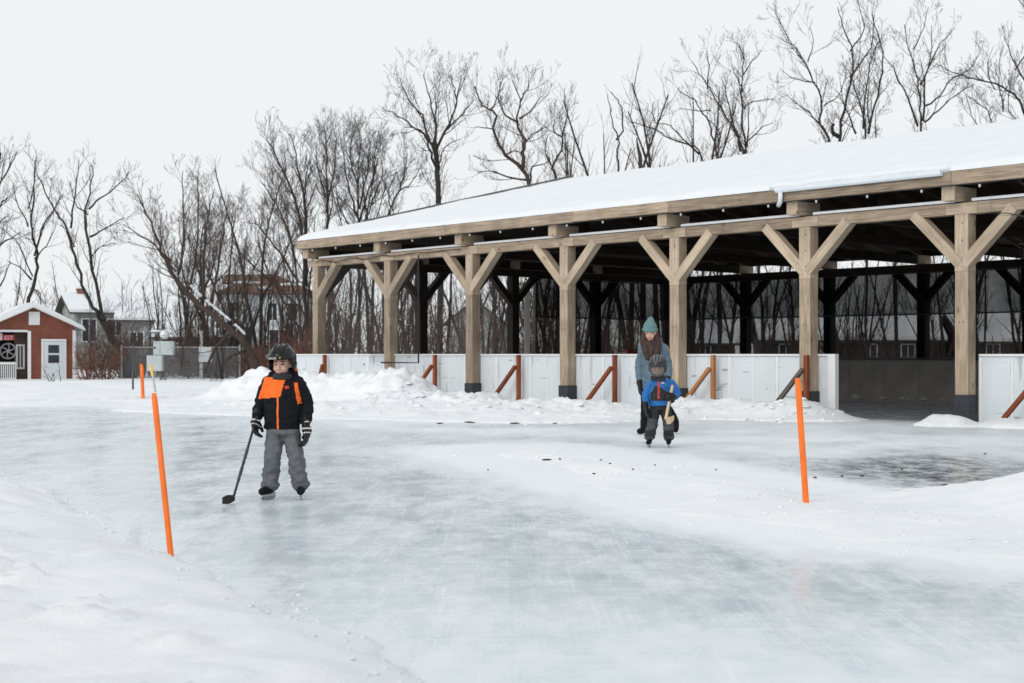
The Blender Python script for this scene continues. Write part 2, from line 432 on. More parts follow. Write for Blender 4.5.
BANK = [(.9, -12), (.5, 1.5), (.12, 3.8), (-.36, 5.2), (-.93, 6.4), (-1.7, 7.9), (-3.0, 10.5), (-4.3, 12.9), (-5.6, 14.2), (-9, 15.2), (-30, 17)]
FAR = [(-60, 31), (-14, 31.5), (-9.7, 33), (-7.2, 31.5), (-5.2, 28.5), (-3.4, 26.3), (-.6, 25.2), (1.4, 25.4), (2.9, 25.9), (4.6, 25.1), (5.6, 25.3), (6.2, 26.6)]
FAR_R = [(8.0, 24.0), (8.8, 23.2), (12, 20.5), (20, 12)]
BAND = [(.1, 17.6), (.95, 15.2), (1.75, 12.7), (2.3, 10.9), (2.85, 9.9), (3.5, 9.2), (5.5, 8.0), (9, 6)]

def inside_pav(X, Y):
    lx, ly = to_local(X, Y)
    return lx, ly, (lx > X0 + .1) & (lx < X1) & (ly > .14) & (ly < W)

def base_z(X, Y):
    lx, ly = to_local(X, Y)
    k = sstep(.2, 4.0, ly) * sstep(W + 4, W + .4, ly) * sstep(X0 - 4, X0 - .2, lx) * sstep(X1 + 6, X1, lx)
    return -.22 * k

def snow_h(X, Y):
    n1 = fbm(X, Y, .9, 5); n2 = fbm(X + 50, Y, 3.1, 4, .6); n3 = fbm(X - 31, Y + 12, .25, 4)
    lump = np.abs(fbm(X + 9, Y - 4, 1.7, 6, .68)) * 2 + np.maximum(0, fbm(X - 3, Y + 8, 4.2, 3, .6)) * 1.1
    h = np.full(X.shape, -.12)
    # near bank on the left
    d, s, p = seg_dist(X, Y, BANK)
    sd = d * s + n1 * .55 + n2 * .12
    hb = -.12 + .15 * sstep(-.14, .06, sd) + .10 * sstep(.02, .6, sd) + .13 * sstep(.4, 3.5, sd) + (n1 * .20 + n2 * .055 + n3 * .12) * sstep(.0, 1.2, sd)
    hb = hb + np.maximum(0, fbm(X + 2, Y, 4.5, 4, .65) - .02) * .24 * sstep(.1, 1.0, sd)
    h = np.maximum(h, np.where(sd > -.3, hb, -.12))
    # far field
    lx, ly = to_local(X, Y)
    d, s, p = seg_dist(X, Y, FAR)
    sd = d * s + n1 * .9 + n2 * .15
    hf = -.12 + .13 * sstep(-.5, .2, sd) + .07 * sstep(0, 3, sd) + (n1 * .16 + n2 * .05) * sstep(0, 1.5, sd)
    d2, s2, p2 = seg_dist(X, Y, FAR_R)
    sd2 = d2 * s2 + n1 * .3
    hf2 = -.12 + .13 * sstep(-.3, .1, sd2) + .08 * sstep(0, 1, sd2) + n2 * .04
    ok = (sd > -.6) & (lx < -4.0) & ((ly < .05) | (lx < X0 - .2) | (ly > W))
    h = np.maximum(h, np.where(ok, hf, -.12))
    h = np.maximum(h, np.where((sd2 > -.4) & (lx > .3) & (ly < .05), hf2, -.12))
    h = np.maximum(h, np.where((ly > W + .3) | (lx < X0 - .3) & (Y > 33), .1 + n1 * .12 + n3 * .15, -.12))
    # ploughed pile against the boards
    def ridge(pts, r, hh, ragged=.35, lumpy=.5):
        d, s, p = seg_dist(X, Y, pts)
        g = np.exp(-((d + n1 * .5) / r) ** 2)
        return hh * g * (1 + n1 * ragged * 2) + lump * .22 * lumpy * sstep(.08, .5, g)
    outside = (ly < .02) | (lx < X0 - .1)
    pile = ridge([(-6.3, 35.0), (-5.0, 34.3), (-4.2, 33.7), (-3.3, 32.9), (-2.6, 32.3)], 1.05, .66, .22, 1.2)
    pile = np.maximum(pile, ridge([(-2.6, 31.9), (-1.9, 30.9), (-1.1, 29.9)], 1.1, .30, .3, 1.0))
    pile = np.maximum(pile, ridge([(-1.3, 29.6), (.2, 28.4), (2.6, 26.9)], .9, .13, .4, .6)) + ridge([(-6.5, 31), (-3.0, 28.4), (.5, 26.6)], 1.6, .10, .5, .45)
    pile2 = ridge([(3.7, 27.4), (5.3, 26.3)], .75, .33, .4, .4)
    pile3 = ridge([(7.15, 23.9), (7.35, 23.8)], .3, .17, .3, .3) + ridge([(8.3, 23.4), (9.2, 22.4)], .45, .12, .3, .4)
    pile = (pile + pile2 + pile3) * np.where(outside, 1, 0)
    h = np.where(pile > .02, np.maximum(h, 0) * .6 + pile, h)
    # thin ploughed band between trail and pavilion
    d, s, p = seg_dist(X, Y, BAND)
    wd = .35 + .75 * sstep(0, 7, p)
    sd = wd - d + n1 * 1.1 + n2 * .35
    hb = -.05 + .06 * sstep(-.3, .35, sd) + .05 * sstep(.3, 1.3, sd) + n2 * .03
    h = np.maximum(h, np.where(sd > -.3, hb, -.12))
    # right hand bank
    g = np.exp(-(((X - 5.6) / 1.7) ** 2 + ((Y - 11.3) / 1.35) ** 2) * 1.0)
    h = np.where(g > .06, np.maximum(h, -.06 + .62 * g * (1 + n1 * .5) + lump * .05), h)
    # ice trail keeps clear further out on the left
    return h

def frost(X, Y):
    n1 = fbm(X, Y, .8, 5)
    d, s, p = seg_dist(X, Y, BANK); f = .22 * np.exp(-np.maximum(0, -d * s + n1 * .4) / .2) * (d * s < .8)
    d, s, p = seg_dist(X, Y, FAR); f = np.maximum(f, .5 * np.exp(-d / 1.3))
    d, s, p = seg_dist(X, Y, BAND); f = np.maximum(f, .95 * np.exp(-(np.maximum(0, d - .9) / .7) ** 2))
    # scuffed area in front of the pavilion
    lx, ly = to_local(X, Y)
    g = sstep(-11, -7, ly) * (ly < .3) * sstep(-16, -9, lx)
    f = np.maximum(f, g * (.40 + n1 * 1.1))
    f = np.where(ly > .1, np.where((lx > X0) & (lx < X1) & (ly < W), -.25, f), f)
    # near corner scraped white
    f = np.maximum(f, .40 * np.exp(-((X - .9) ** 2 / 3 + (Y - 4.6) ** 2 / 2.0)))
    e = ((X - 4.55) / 1.35) ** 2 + ((Y - 14.6) / 2.0) ** 2
    wet = np.exp(-e ** 1.5) * 1.0
    f = f * (1 - .85 * wet)
    return np.clip(f, -.3, 1), np.clip(wet * 1.3, 0, 1)

def warped(nx, ny, ex, ey, cx, cy, bx, by):
    u = np.linspace(-1, 1, nx); v = np.linspace(-1, 1, ny)
    return cx + ex * np.sinh(bx * u) / math.sinh(bx), cy + ey * np.sinh(by * v) / math.sinh(by)

def grid_mesh(name, xs, ys, zf, keep=None):
    X, Y = np.meshgrid(xs, ys); Z = zf(X, Y)
    nx, ny = len(xs), len(ys)
    vs = np.stack([X.ravel(), Y.ravel(), Z.ravel()], 1)
    i = np.arange(nx - 1); j = np.arange(ny - 1); I, J = np.meshgrid(i, j)
    a = (J * nx + I).ravel()
    q = np.stack([a, a + 1, a + nx + 1, a + nx], 1)
    if keep is not None:
        kv = keep(X, Y, Z).ravel()
        q = q[kv[q].any(1)]
        used = np.unique(q); remap = np.full(len(vs), -1); remap[used] = np.arange(len(used)); vs = vs[used]; q = remap[q]
    me = bpy.data.meshes.new(name)
    me.vertices.add(len(vs)); me.vertices.foreach_set('co', vs.ravel())
    me.loops.add(q.size); me.loops.foreach_set('vertex_index', q.ravel().astype(np.int32))
    me.polygons.add(len(q)); me.polygons.foreach_set('loop_start', np.arange(0, q.size, 4, dtype=np.int32))
    me.update(calc_edges=True); me.validate()
    me.polygons.foreach_set('use_smooth', [True] * len(me.polygons))
    return me, vs

def axis(a, b, step, lo, hi, g=1.13):
    core = list(np.arange(a, b, step)); up = []; st = step; v = core[-1]
    while v < hi: st *= g; v += st; up.append(v)
    dn = []; st = step; v = a
    while v > lo: st *= g; v -= st; dn.append(v)
    return np.array(dn[::-1] + core + up)
gx = axis(-13, 11, .07, -600, 600); gy = np.concatenate([axis(2, 17, .05, -60, 17.02)[:-1], axis(17.05, 38, .085, 17.04, 900)[1:]])
gy = np.unique(gy)
me, vs = grid_mesh('snow_ground', gx, gy, lambda X, Y: snow_h(X, Y) + base_z(X, Y) * 0,
                   keep=lambda X, Y, Z: Z > -.118)
me.materials.append(SNOW); struct(link(me, 'snow_ground'))
gx, gy = warped(200, 260, 600, 900, 1, 12, 5.2, 5.0)
me, vs = grid_mesh('ice', gx, gy, base_z)
f, wet = frost(vs[:, 0], vs[:, 1])
for nm, val in (('frost', f), ('wet', wet)):
    a = me.attributes.new(nm, 'FLOAT', 'POINT'); a.data.foreach_set('value', val.astype(np.float32))
me.materials.append(ICE); struct(link(me, 'ice'))

def ground(x, y):
    X = np.array([float(x)]); Y = np.array([float(y)])
    return float(max(snow_h(X, Y)[0], base_z(X, Y)[0]))

mb = MB(); rng = random.Random(21)
def crumb(x, y, r):
    g = ground(x, y); n = 7; vs = []; a0 = rng.random() * 6; sq = rng.uniform(.35, .65)
    for lv, (rr_, zz) in enumerate(((1.0, -.3), (1.05, .25), (.8, .75), (.35, 1.0))):
        for k in range(n):
            a = a0 + 2 * PI * k / n; q = r * rr_ * rng.uniform(.75, 1.2)
            vs.append((x + q * math.cos(a), y + q * math.sin(a), g + r * sq * zz * rng.uniform(.85, 1.1)))
    fs = [(l * n + k, l * n + (k + 1) % n, (l + 1) * n + (k + 1) % n, (l + 1) * n + k) for l in range(3) for k in range(n)] + [tuple(3 * n + k for k in range(n))]
    mb.add(vs, fs)
def along(pts, n, w, off, rr):
    L = [math.dist(a, b) for a, b in zip(pts[:-1], pts[1:])]
    for _ in range(n):
        i = rng.choices(range(len(L)), L)[0]; a, b = pts[i], pts[i + 1]; t = rng.random(); nx, ny = -(b[1] - a[1]) / L[i], (b[0] - a[0]) / L[i]
        o = off + rng.gauss(0, w); crumb(a[0] + (b[0] - a[0]) * t + nx * o, a[1] + (b[1] - a[1]) * t + ny * o, rng.uniform(*rr) * rng.random() ** .7 + .006)
along(BANK[2:10], 260, .12, .12, (.004, .014)); along(BAND[:7], 160, .6, .1, (.008, .03)); along(BAND[3:7], 60, .5, -.7, (.006, .018))
along([(-6, 32), (-3.4, 29.4), (-1.5, 27.8), (1.5, 26)], 130, 1.0, .3, (.03, .10)); along([(2.6, 26.9), (4, 26.3), (5.8, 25.6)], 120, .5, 0, (.02, .08)); along([(4.2, 10.5), (5.5, 10.4)], 90, .8, 0, (.01, .05))
o = mb.build('snow_crumbs', SNOW, smooth=True); o['kind'] = 'stuff'

# bits of bark and leaf lying on the scuffed ice
rng = random.Random(3)
mb = MB()
for px, py, s in [(547, 461, .16), (560, 461, .05), (601, 461, .045), (594, 475, .05), (633, 472, .03), (716, 471, .03), (862, 477, .07), (842, 477, .05), (920, 420, .05),
                  (945, 487, .07), (815, 479, .06), (985, 455, .05), (488, 471, .025), (470, 423, .3), (515, 424, .25), (440, 424, .2), (555, 424, .12), (902, 470, .04), (610, 468, .04), (655, 466, .03)]:
    d = F * EYE / (py - HZ); p = at(px, py, d); g = ground(p.x, p.y)
    a = rng.uniform(-.5, .5)
    q = [Vector((math.cos(a) * s, math.sin(a) * s, 0)) * t for t in (-.5, -.1, .25, .5)]
    s *= .6; mb.tube([p + v * .7 + Vector((0, 0, g + .008 + rng.uniform(0, .008))) for v in q], [s * .03 + .003, s * .05 + .007, s * .04 + .006, .003], 5)
o = mb.build('litter', mat('bark_litter', (.06, .045, .035), .9, .5, 20)); o['kind'] = 'stuff'

# ------------------------------------------------------------------ pavilion
pv = thing('pavilion', 'long open timber frame pavilion with a snow covered hip roof over the rink', 'pavilion', PV, TH)
PW = .25
def post(x, y, sleeve=True, dark=False, w=PW):
    m = TIMBER_SHADED if dark else TIMBER
    z0 = -.3
    p = timber('post', (x, y, z0), (x, y, 2.62), w, w, m, pv, up=(0, 1, 0))
    h = timber('post_head', (0, 0, 2.62 - z0), (0, 0, 3.6 - z0 - .003), w + .006, w + .006, TIMBER_SHADED if dark else TIMBER_PALE, p, up=(0, 1, 0))
    if sleeve:
        b = MB(); b.box(-.148, .148, -.148, .148, 0, .80); b.box(-.165, .165, -.165, .165, 0, .50)
        b.build('base_sleeve', SLEEVE, p, bevel=.012)
    # bolt heads
    if not dark:
        for sx, z, r in ((.02, 2.85, .014), (.02, 3.15, .014), (.02, 3.45, .014), (-.04, 1.75, .011), (.04, 1.75, .011)):
            b = MB(); b.ell((sx, -w / 2 - .002, z - z0), (r, .008, r), 6, 4); b.build('bolt', BLACK, p)
    return p
def brace(x, y, dx, dy, m, proud=0):
    a = Vector((x + dx * .03, y + dy * .03, 2.74)); b = Vector((x + dx * .95, y + dy * .95, 3.66))
    if dx: a.y -= proud; b.y -= proud
    else: a.x -= proud; b.x -= proud
    o = timber('brace', a, b, .19 if dx else .19, .20, m, pv, up=(0, 1, 0) if dx else (1, 0, 0))
    return o
xs_front = [X0 + BAY * i for i in range(11)]
for i, x in enumerate(xs_front):
    post(x, PW / 2)
    if i > 0: brace(x, PW / 2, -1, 0, TIMBER_PALE, .03)
    if i < 10: brace(x, PW / 2, 1, 0, TIMBER_PALE, .03)
    brace(x, PW / 2, 0, 1, TIMBER_SHADED)
    # tie beam over the post, running front to back, its end showing under the eave
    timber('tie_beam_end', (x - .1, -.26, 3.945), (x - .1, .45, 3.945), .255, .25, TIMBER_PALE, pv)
    timber('tie_beam', (x - .1, .45, 3.945), (x - .1, W - .2, 3.945), .22, .235, TIMBER_SHADED, pv)
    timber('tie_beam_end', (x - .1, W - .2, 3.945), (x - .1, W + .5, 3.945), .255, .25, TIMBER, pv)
    timber('king_post', (x - .1, W / 2, 4.07), (x - .1, W / 2, 6.1), .2, .2, TIMBER_SHADED, pv, up=(0, 1, 0))
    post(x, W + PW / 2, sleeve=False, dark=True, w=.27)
    brace(x, W + PW / 2, -1 if i else 1, 0, TIMBER_SHADED)
    if 0 < i < 10: brace(x, W + PW / 2, 1, 0, TIMBER_SHADED)
for i, y in enumerate((3.6, 7.2, 10.8)):
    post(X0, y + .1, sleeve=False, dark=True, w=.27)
    brace(X0, y + .1, 0, -1, TIMBER_SHADED); brace(X0, y + .1, 0, 1, TIMBER_SHADED)
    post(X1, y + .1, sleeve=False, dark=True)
    # jack beams to the hip end
    timber('tie_beam_end', (X0 + .2, y + .1, 3.945), (X0 - .26, y + .1, 3.945), .25, .25, TIMBER, pv)
# plates, butted bay by bay
for i in range(10):
    a, b = xs_front[i], xs_front[i + 1]
    timber('plate_beam', (a + .003, PW / 2, 3.7), (b - .003, PW / 2, 3.7), .22, .2, TIMBER, pv)
    timber('plate_beam', (a + .003, W + PW / 2, 3.7), (b - .003, W + PW / 2, 3.7), .24, .22, TIMBER_SHADED, pv)
    timber('conduit', (a + .2, -.0, 3.835), (b - .12, -.0, 3.835), .05, .05, WHITE, pv, bevel=.01)
for i, x in enumerate(xs_front):
    timber('plate_block', (x - .30, PW / 2, 3.695), (x + .30, PW / 2, 3.695), .256, .19, TIMBER_PALE, pv)
for x in (X0, X1):
    timber('plate_beam', (x, .26, 3.7), (x, W, 3.7), .24, .21, TIMBER_SHADED, pv)
# roof
OV = .36; EX0, EX1, EY0, EY1 = X0 - OV, X1 + OV, -OV, W + PW + OV
RY = W / 2; RX0, RX1 = EX0 + 3.45, EX1 - 3.45
ZE, ZR = 4.30, 6.30
def hip(z0, z1, ins=0):
    return [(EX0 + ins, EY0 + ins, z0), (EX1 - ins, EY0 + ins, z0), (EX1 - ins, EY1 - ins, z0), (EX0 + ins, EY1 - ins, z0), (RX0, RY, z1), (RX1, RY, z1)]
HF = [(0, 1, 5, 4), (1, 2, 5), (2, 3, 4, 5), (3, 0, 4)]
b = MB(); t = hip(ZE, ZR); u = [(x, y, z - .05) for x, y, z in t]
b.add(t + u, HF + [tuple(i + 6 for i in reversed(f)) for f in HF] + [(0, 6, 7, 1), (1, 7, 8, 2), (2, 8, 9, 3), (3, 9, 6, 0)])
b.build('roof_deck', mat('deck_boards', (.035, .022, .016), .85, .4, 3, stretch=(.5, 8, 8), bump=.3), pv)  # deck and rafters: dark colour carries the shade of the roof's underside
# snow layer: hip surface, subdivided, rounded at the eaves
def roof_z(x, y):
    zf = (y - EY0) / (RY - EY0); zb = (EY1 - y) / (EY1 - RY); zl = (x - EX0) / (RX0 - EX0); zr = (EX1 - x) / (EX1 - RX1)
    return np.minimum(np.minimum(zf, zb), np.minimum(zl, zr))
def snow_roof(X, Y):
    t = roof_z(X, Y); nn = fbm(X, Y, 1.3, 4); t2 = np.maximum(0, t - np.maximum(0, nn) * .035); e = np.clip(t2 / .03, 0, 1)
    return ZE + (ZR - ZE) * t + .008 + .125 * np.sqrt(1 - (1 - e) ** 2) * (1 + nn * .6) + fbm(X, Y, .35, 4) * .10 * e - .07 * np.exp(-((t - 1) / .04) ** 2)
ux = np.concatenate([EX0 + np.array([0, .02, .05, .09, .14]), np.linspace(EX0 + .22, EX1 - .22, 170), EX1 - np.array([.14, .09, .05, .02, 0])])
uy = np.concatenate([EY0 + np.array([0, .02, .05, .09, .14]), np.linspace(EY0 + .22, EY1 - .22, 84), EY1 - np.array([.14, .09, .05, .02, 0])])
me, _ = grid_mesh('roof_snow', ux, uy, snow_roof); me.materials.append(ROOFSNOW); link(me, 'roof_snow', pv)
# hip cap flashing
for (a, c) in (((EX0, EY0), (RX0, RY)), ((EX0, EY1), (RX0, RY)), ((EX1, EY0), (RX1, RY)), ((EX1, EY1), (RX1, RY))):
    p0 = Vector((*a, ZE + .155)).lerp(Vector((*c, ZR + .155)), .22); p1 = Vector((*a, ZE + .155)).lerp(Vector((*c, ZR + .155)), .97)
    timber('hip_cap', p0, p1, .12, .05, mat('dark_flashing', (.10, .09, .085), .5, .2, 5), pv)
# fascia boards with joints, and rafters
xx = EX0; k = 0
rng = random.Random(11)
JO = [EX0, -13.6, -9.2, -6.4, -3.5, .02, 4.4, 8.8, EX1]
for a, c in zip(JO[:-1], JO[1:]):
    dz = rng.uniform(-.012, .012)
    timber('fascia', (a + .003, EY0 + .02, 4.185 + dz), (c - .003, EY0 + .02, 4.185 + dz), .05, .23, TIMBER, pv)
    timber('fascia', (a + .003, EY1 - .02, 4.185), (c - .003, EY1 - .02, 4.185), .05, .23, TIMBER_SHADED, pv)
for x in (EX0 - .006, EX1 + .006):
    timber('fascia', (x, EY0 + .02, 4.185), (x, EY1 - .02, 4.185), .05, .23, TIMBER, pv)
x = X0 + .5
while x < X1:
    for s in (0, 1):
        ye, = (EY0 + .08,) if s == 0 else (EY1 - .08,)
        tt = min(1, max(0.05, (x - EX0) / (RX0 - EX0), ) if x < RX0 else 1); tt = min(tt, (EX1 - x) / (EX1 - RX1))
        yr = ye + (RY - ye) * min(1, tt)
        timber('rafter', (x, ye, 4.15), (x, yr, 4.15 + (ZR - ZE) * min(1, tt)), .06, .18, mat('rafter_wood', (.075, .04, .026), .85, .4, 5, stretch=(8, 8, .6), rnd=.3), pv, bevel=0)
    x += .82
timber('ridge_beam', (RX0, RY, 6.12), (RX1, RY, 6.12), .1, .25, TIMBER_SHADED, pv)
# icy gutter with an elbow on the front eave
b = MB()
prof = [(-.0, .0), (-.06, .0), (-.085, .03), (-.09, .09), (-.08, .10), (-.0, .10)]
b.prism([(EY0 - .03 + p[0], 4.235 + p[1]) for p in prof], -3.62, -.12, axis='x')
b.build('gutter', mat('gutter_ice', (.70, .76, .80), .35, .06, 5, bump=.1), pv)
b = MB()
b.tube([(-3.5, EY0 - .09, 4.25), (-3.5, EY0 - .09, 4.13), (-3.52, EY0 - .07, 4.06), (-3.60, EY0 - .02, 4.0)], .045, 10)
b.build('downspout', mat('gutter_ice', (.7, .7, .7)), pv, smooth=True)
b = MB()
for i in range(46):
    t0 = i / 45; x = -3.66 + 3.5 * t0; k = .6 + .4 * math.sin(t0 * 9) * math.sin(t0 * 23 + 1)
    b.ell((x, EY0 + .13, 4.345 + .02 * k), (.2, .25 + .03 * k, .07 + .03 * k + .012 * rng.random()), 10, 7)
b.build('eave_snow', ROOFSNOW, pv, smooth=True)

# string lights along the eave
sl = thing('string_lights', 'string of round white bulbs strung under the front eave of the pavilion', 'string lights', PV, TH)
b = MB(); pts = []
x = X0 - .1; bulbs = []
while x < X1:
    pts.append((x, EY0 - .03, 4.06)); pts.append((x + .55, EY0 - .03, 4.045)); bulbs.append(x + .55); x += 1.1
b.tube(pts, .008, 5); b.build('cable', BLACK, sl)
BULB = mat('bulb_glass', (.55, .55, .53), .25, .03, 4)
for x in bulbs:
    b = MB(); b.ell((x, EY0 - .03, 4.008), (.022, .022, .03), 10, 8); o = b.build('bulb', BULB, sl, smooth=True)
    b = MB(); b.tube([(x, EY0 - .03, 4.03), (x, EY0 - .03, 4.055)], .016, 6); b.build('socket', BLACK, o)
# loose black cable along the plate
cb = MB(); pts = []
for i in range(40):
    t = i / 39; x = X0 + .1 + t * 6.2
    pts.append((x, -.05 - .02 * math.sin(i * .9), 3.70 + .05 * math.sin(i * .75) * (1 - t) + .03 * t))
cb.tube(pts, .013, 5); o = cb.build('power_cable', BLACK, None); o.location = PV; o.rotation_euler = (0, 0, TH)
tag(o, 'black cable looping loosely along the front beam at the far corner', 'cable')

# ------------------------------------------------------------------ rink boards
def boards(name, label, segs, prop=(), z0=-.06, z1=1.2, bm=BOARD, trim=BOARD_TRIM, thick=.06, ribs=True, end_post=None):
    t = thing(name, label, 'rink boards', PV, TH)
    for (ax, ay, bx, by) in segs:
        a = Vector((ax, ay, 0)); c = Vector((bx, by, 0)); L = (c - a).length; n = max(1, round(L / 1.22)); d = (c - a) / L
        ang = math.atan2(d.y, d.x)
        for i in range(n):
            mb = MB(); g = .004
            mb.box(g, L / n - g, 0, thick, z0, z1 - .045)
            o = mb.build('panel', bm, t, bevel=.004); o.location = a + d * (L / n * i); o.rotation_euler = (0, 0, ang)
            if ribs:
                mb = MB(); mb.box(-.03, .03, -.012, -.001, z0, z1 - .05)
                r = mb.build('batten', trim, o, bevel=.003)
                if L / n > .9:
                    mb = MB(); mb.box(L / n * .5 - .02, L / n * .5 + .02, -.008, -.001, z0, z1 - .05); mb.build('batten', trim, o, bevel=.003)
        mb = MB(); mb.box(-.02, L + .02, -.035, thick + .02, z1 - .042, z1)
        o = mb.build('cap_rail', trim, t, bevel=.008); o.location = a; o.rotation_euler = (0, 0, ang)
    for pr in prop:
        x, dirx, wm, wm2 = pr[:4]
        y = pr[4] if len(pr) > 4 else .10
        wd = .085
        timber('prop_post', (x, y, z0), (x, y, 1.18), wd, wd, wm, t, up=(0, 1, 0), bevel=.004)
        timber('prop_brace', (x + dirx * .62, y - .28, .12), (x + dirx * .03, y - .07, .92), .07, .085, wm2, t, up=(0, 1, 0), bevel=.004)
    return t
YB = .28
bl = boards('rink_boards', 'long run of white rink boards behind the snow pile, left of the pavilion opening',
       [(X0 - .35, -.42, X0 + 2.6, -.10), (X0 + 2.6, -.10, X0 + 3.7, YB), (X0 + 3.7, YB, -2.95, YB)],
       [(-18.6, -.01, REDWOOD, REDWOOD, -.42), (-14.55, -1, REDWOOD, REDWOOD), (-11.45, -1, REDWOOD, REDWOOD), (-8.35, -1, REDWOOD, REDWOOD), (-5.6, -1, TANWOOD, TANWOOD), (-3.15, -1, REDWOOD, GREYWOOD, -.12)])
mb = MB(); mb.box(-2.95, -2.78, YB - .02, YB + .1, -.1, 1.2); mb.build('end_post', BOARD_TRIM, bl, bevel=.006)
boards('rink_boards', 'white scuffed rink boards starting right of the nearest black footed post', [(.2, YB, 4.9, YB), (4.9, YB, X1, YB)],
       [(1.5, -1, REDWOOD, REDWOOD), (5.2, -1, REDWOOD, REDWOOD)])
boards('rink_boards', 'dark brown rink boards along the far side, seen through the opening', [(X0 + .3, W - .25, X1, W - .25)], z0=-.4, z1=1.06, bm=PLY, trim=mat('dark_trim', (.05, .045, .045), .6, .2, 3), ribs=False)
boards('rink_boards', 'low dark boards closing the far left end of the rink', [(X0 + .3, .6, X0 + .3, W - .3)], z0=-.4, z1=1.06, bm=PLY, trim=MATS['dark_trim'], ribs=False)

# nets
NET = net_mat('black_netting', .085, (.012, .011, .011), .04)
NET2 = net_mat('lower_black_netting', .27, (.012, .011, .011), .05)
def net(name, label, a, c, z0, z1, m, cat='netting', cable=True):
    t = thing(name, label, cat, PV, TH)
    mb = MB(); a = Vector(a); c = Vector(c); n = 24
    for i in range(n):
        p = a.lerp(c, i / n); q = a.lerp(c, (i + 1) / n)
        s0 = .03 * math.sin(i * 2.1); s1 = .03 * math.sin((i + 1) * 2.1)
        zm = (z0 + z1) / 2 if m is NET else z0
        mb.mi = 0; mb.add([(p.x, p.y + s0, zm), (q.x, q.y + s1, zm), (q.x, q.y, z1), (p.x, p.y, z1)], [(0, 1, 2, 3)])
        if m is NET: mb.mi = 1; mb.add([(p.x, p.y + s0, z0), (q.x, q.y + s1, z0), (q.x, q.y + s1, zm), (p.x, p.y + s0, zm)], [(0, 1, 2, 3)])
    mb.build('mesh_sheet', [m, NET2], t)
    if cable:
        for z in (z0 + .02, (z0 + z1) / 2 + .05, z1):
            mb = MB(); mb.tube([(a.x, a.y - .03, z), ((a.x + c.x) / 2, (a.y + c.y) / 2 - .03, z - .03), (c.x, c.y - .03, z)], .02, 6)
            mb.build('rope', BLACK, t)
    return t
net('safety_net', 'tall black safety net hanging along the far side of the rink', (X0 + .15, W - .05, 0), (X1, W - .05, 0), 1.08, 3.58, NET)
net('safety_net', 'black safety net hanging across the far end of the rink, beside the white pole', (X0 + .15, 8.1, 0), (X0 + .15, W - .1, 0), 1.08, 3.58, NET)
tn = net('end_net', 'thin grey net with a black rope frame hanging at the far left corner bay', (X0 + .1, -.1, 0), (X0 + 4.75, -.1, 0), .98, 3.6, net_mat('thin_net', .86, (.08, .075, .075), .02), cable=False)
mb = MB(); mb.tube([(X0 + 3.2, -.12, .98), (X0 + 4.75, -.12, .98), (X0 + 4.75, -.12, 3.66)], .022, 6); mb.build('rope', BLACK, tn)
# white pole at the far end
mb = MB(); p = pav(X0 - .5, 8.35); mb.box(-.09, .09, -.09, .09, -.2, 3.2); o = mb.build('pole', mat('grey_white_pole', (.5, .5, .49), .6, .1, 4), loc=p, bevel=.01)
tag(o, 'pale grey pole standing outside the far end of the pavilion', 'pole')
# goal
g = thing('hockey_goal', 'red framed hockey goal standing inside the rink behind the white boards', 'hockey goal', pav(-15.6, 9.0, -.21), TH + PI / 2)
RED = mat('red_steel', (.35, .03, .03), .4, .1, 6)
mb = MB()
for pts in ([(-.92, 0, 0), (-.92, 0, 1.52), (.92, 0, 1.52), (.92, 0, 0)], [(-.92, 0, .03), (-.92, .9, .03), (.92, .9, .03), (.92, 0, .03)], [(-.92, 0, 1.5), (-.80, .5, 1.45), (.80, .5, 1.45), (.92, 0, 1.5)]):
    mb.tube(pts, .035, 8)
mb.build('frame', RED, g)
mb = MB(); mb.add([(-.8, .5, 1.45), (.8, .5, 1.45), (.92, .9, .03), (-.92, .9, .03)], [(0, 1, 2, 3)]); mb.add([(-.92, 0, 1.5), (-.8, .5, 1.45), (-.92, .9, .03), (-.92, 0, .03)], [(0, 1, 2, 3)]); mb.add([(.92, 0, 1.5), (.8, .5, 1.45), (.92, .9, .03), (.92, 0, .03)], [(0, 1, 2, 3)])
mb.build('goal_net', net_mat('goal_netting', .6, (.5, .5, .5)), g)

# ------------------------------------------------------------------ stakes
def stake(label, bx, by, tx, ty, w=.036, m=ORANGE, sunk=.12, name='snow_stake', group='orange trail stakes', cap=None, z=None):
    d = F * EYE / (by - HZ)
    p = at(bx, by, d)
    for _ in range(6):
        g = ground(p.x, p.y); d = F * (EYE - g) / (by - HZ); p = at(bx, by, d)
    q = at(tx, ty, d)
    mb = MB(); ax = (q - p); n = ax.normalized()
    mb2 = MB()
    # half-round plastic stake: a C section swept along its length
    sec = [(-.5, .0), (-.42, -.28), (-.2, -.42), (.2, -.42), (.42, -.28), (.5, 0), (.34, 0), (.2, -.26), (-.2, -.26), (-.34, 0)]
    o0 = -n * sunk; vs = []
    steps = [0, .9, .97, 1.0]; sc = [1, 1, .96, .7]
    for t, s_ in zip(steps, sc):
        c = o0 + (ax - o0) * t
        for a, b_ in sec: vs.append(c + Vector((a * w * s_, b_ * w * s_, 0)))
    k = len(sec); fs = []
    for i in range(3):
        for j in range(k): fs.append((i * k + j, i * k + (j + 1) % k, (i + 1) * k + (j + 1) % k, (i + 1) * k + j))
    fs.append(tuple(range(3 * k, 4 * k))); fs.append(tuple(range(k - 1, -1, -1)))
    mb.add(vs, fs)
    o = mb.build(name, m, loc=p)
    tag(o, label, 'stake', group)
    return o
stake('leaning orange snow stake at the edge of the near left snow bank', 171, 556, 154, 393)
stake('leaning orange snow stake on the snowy strip before the pavilion opening', 806, 503, 797.5, 378, w=.05)
stake('small distant orange stake beside the yellow topped one', 143, 396, 141.5, 364, w=.09)
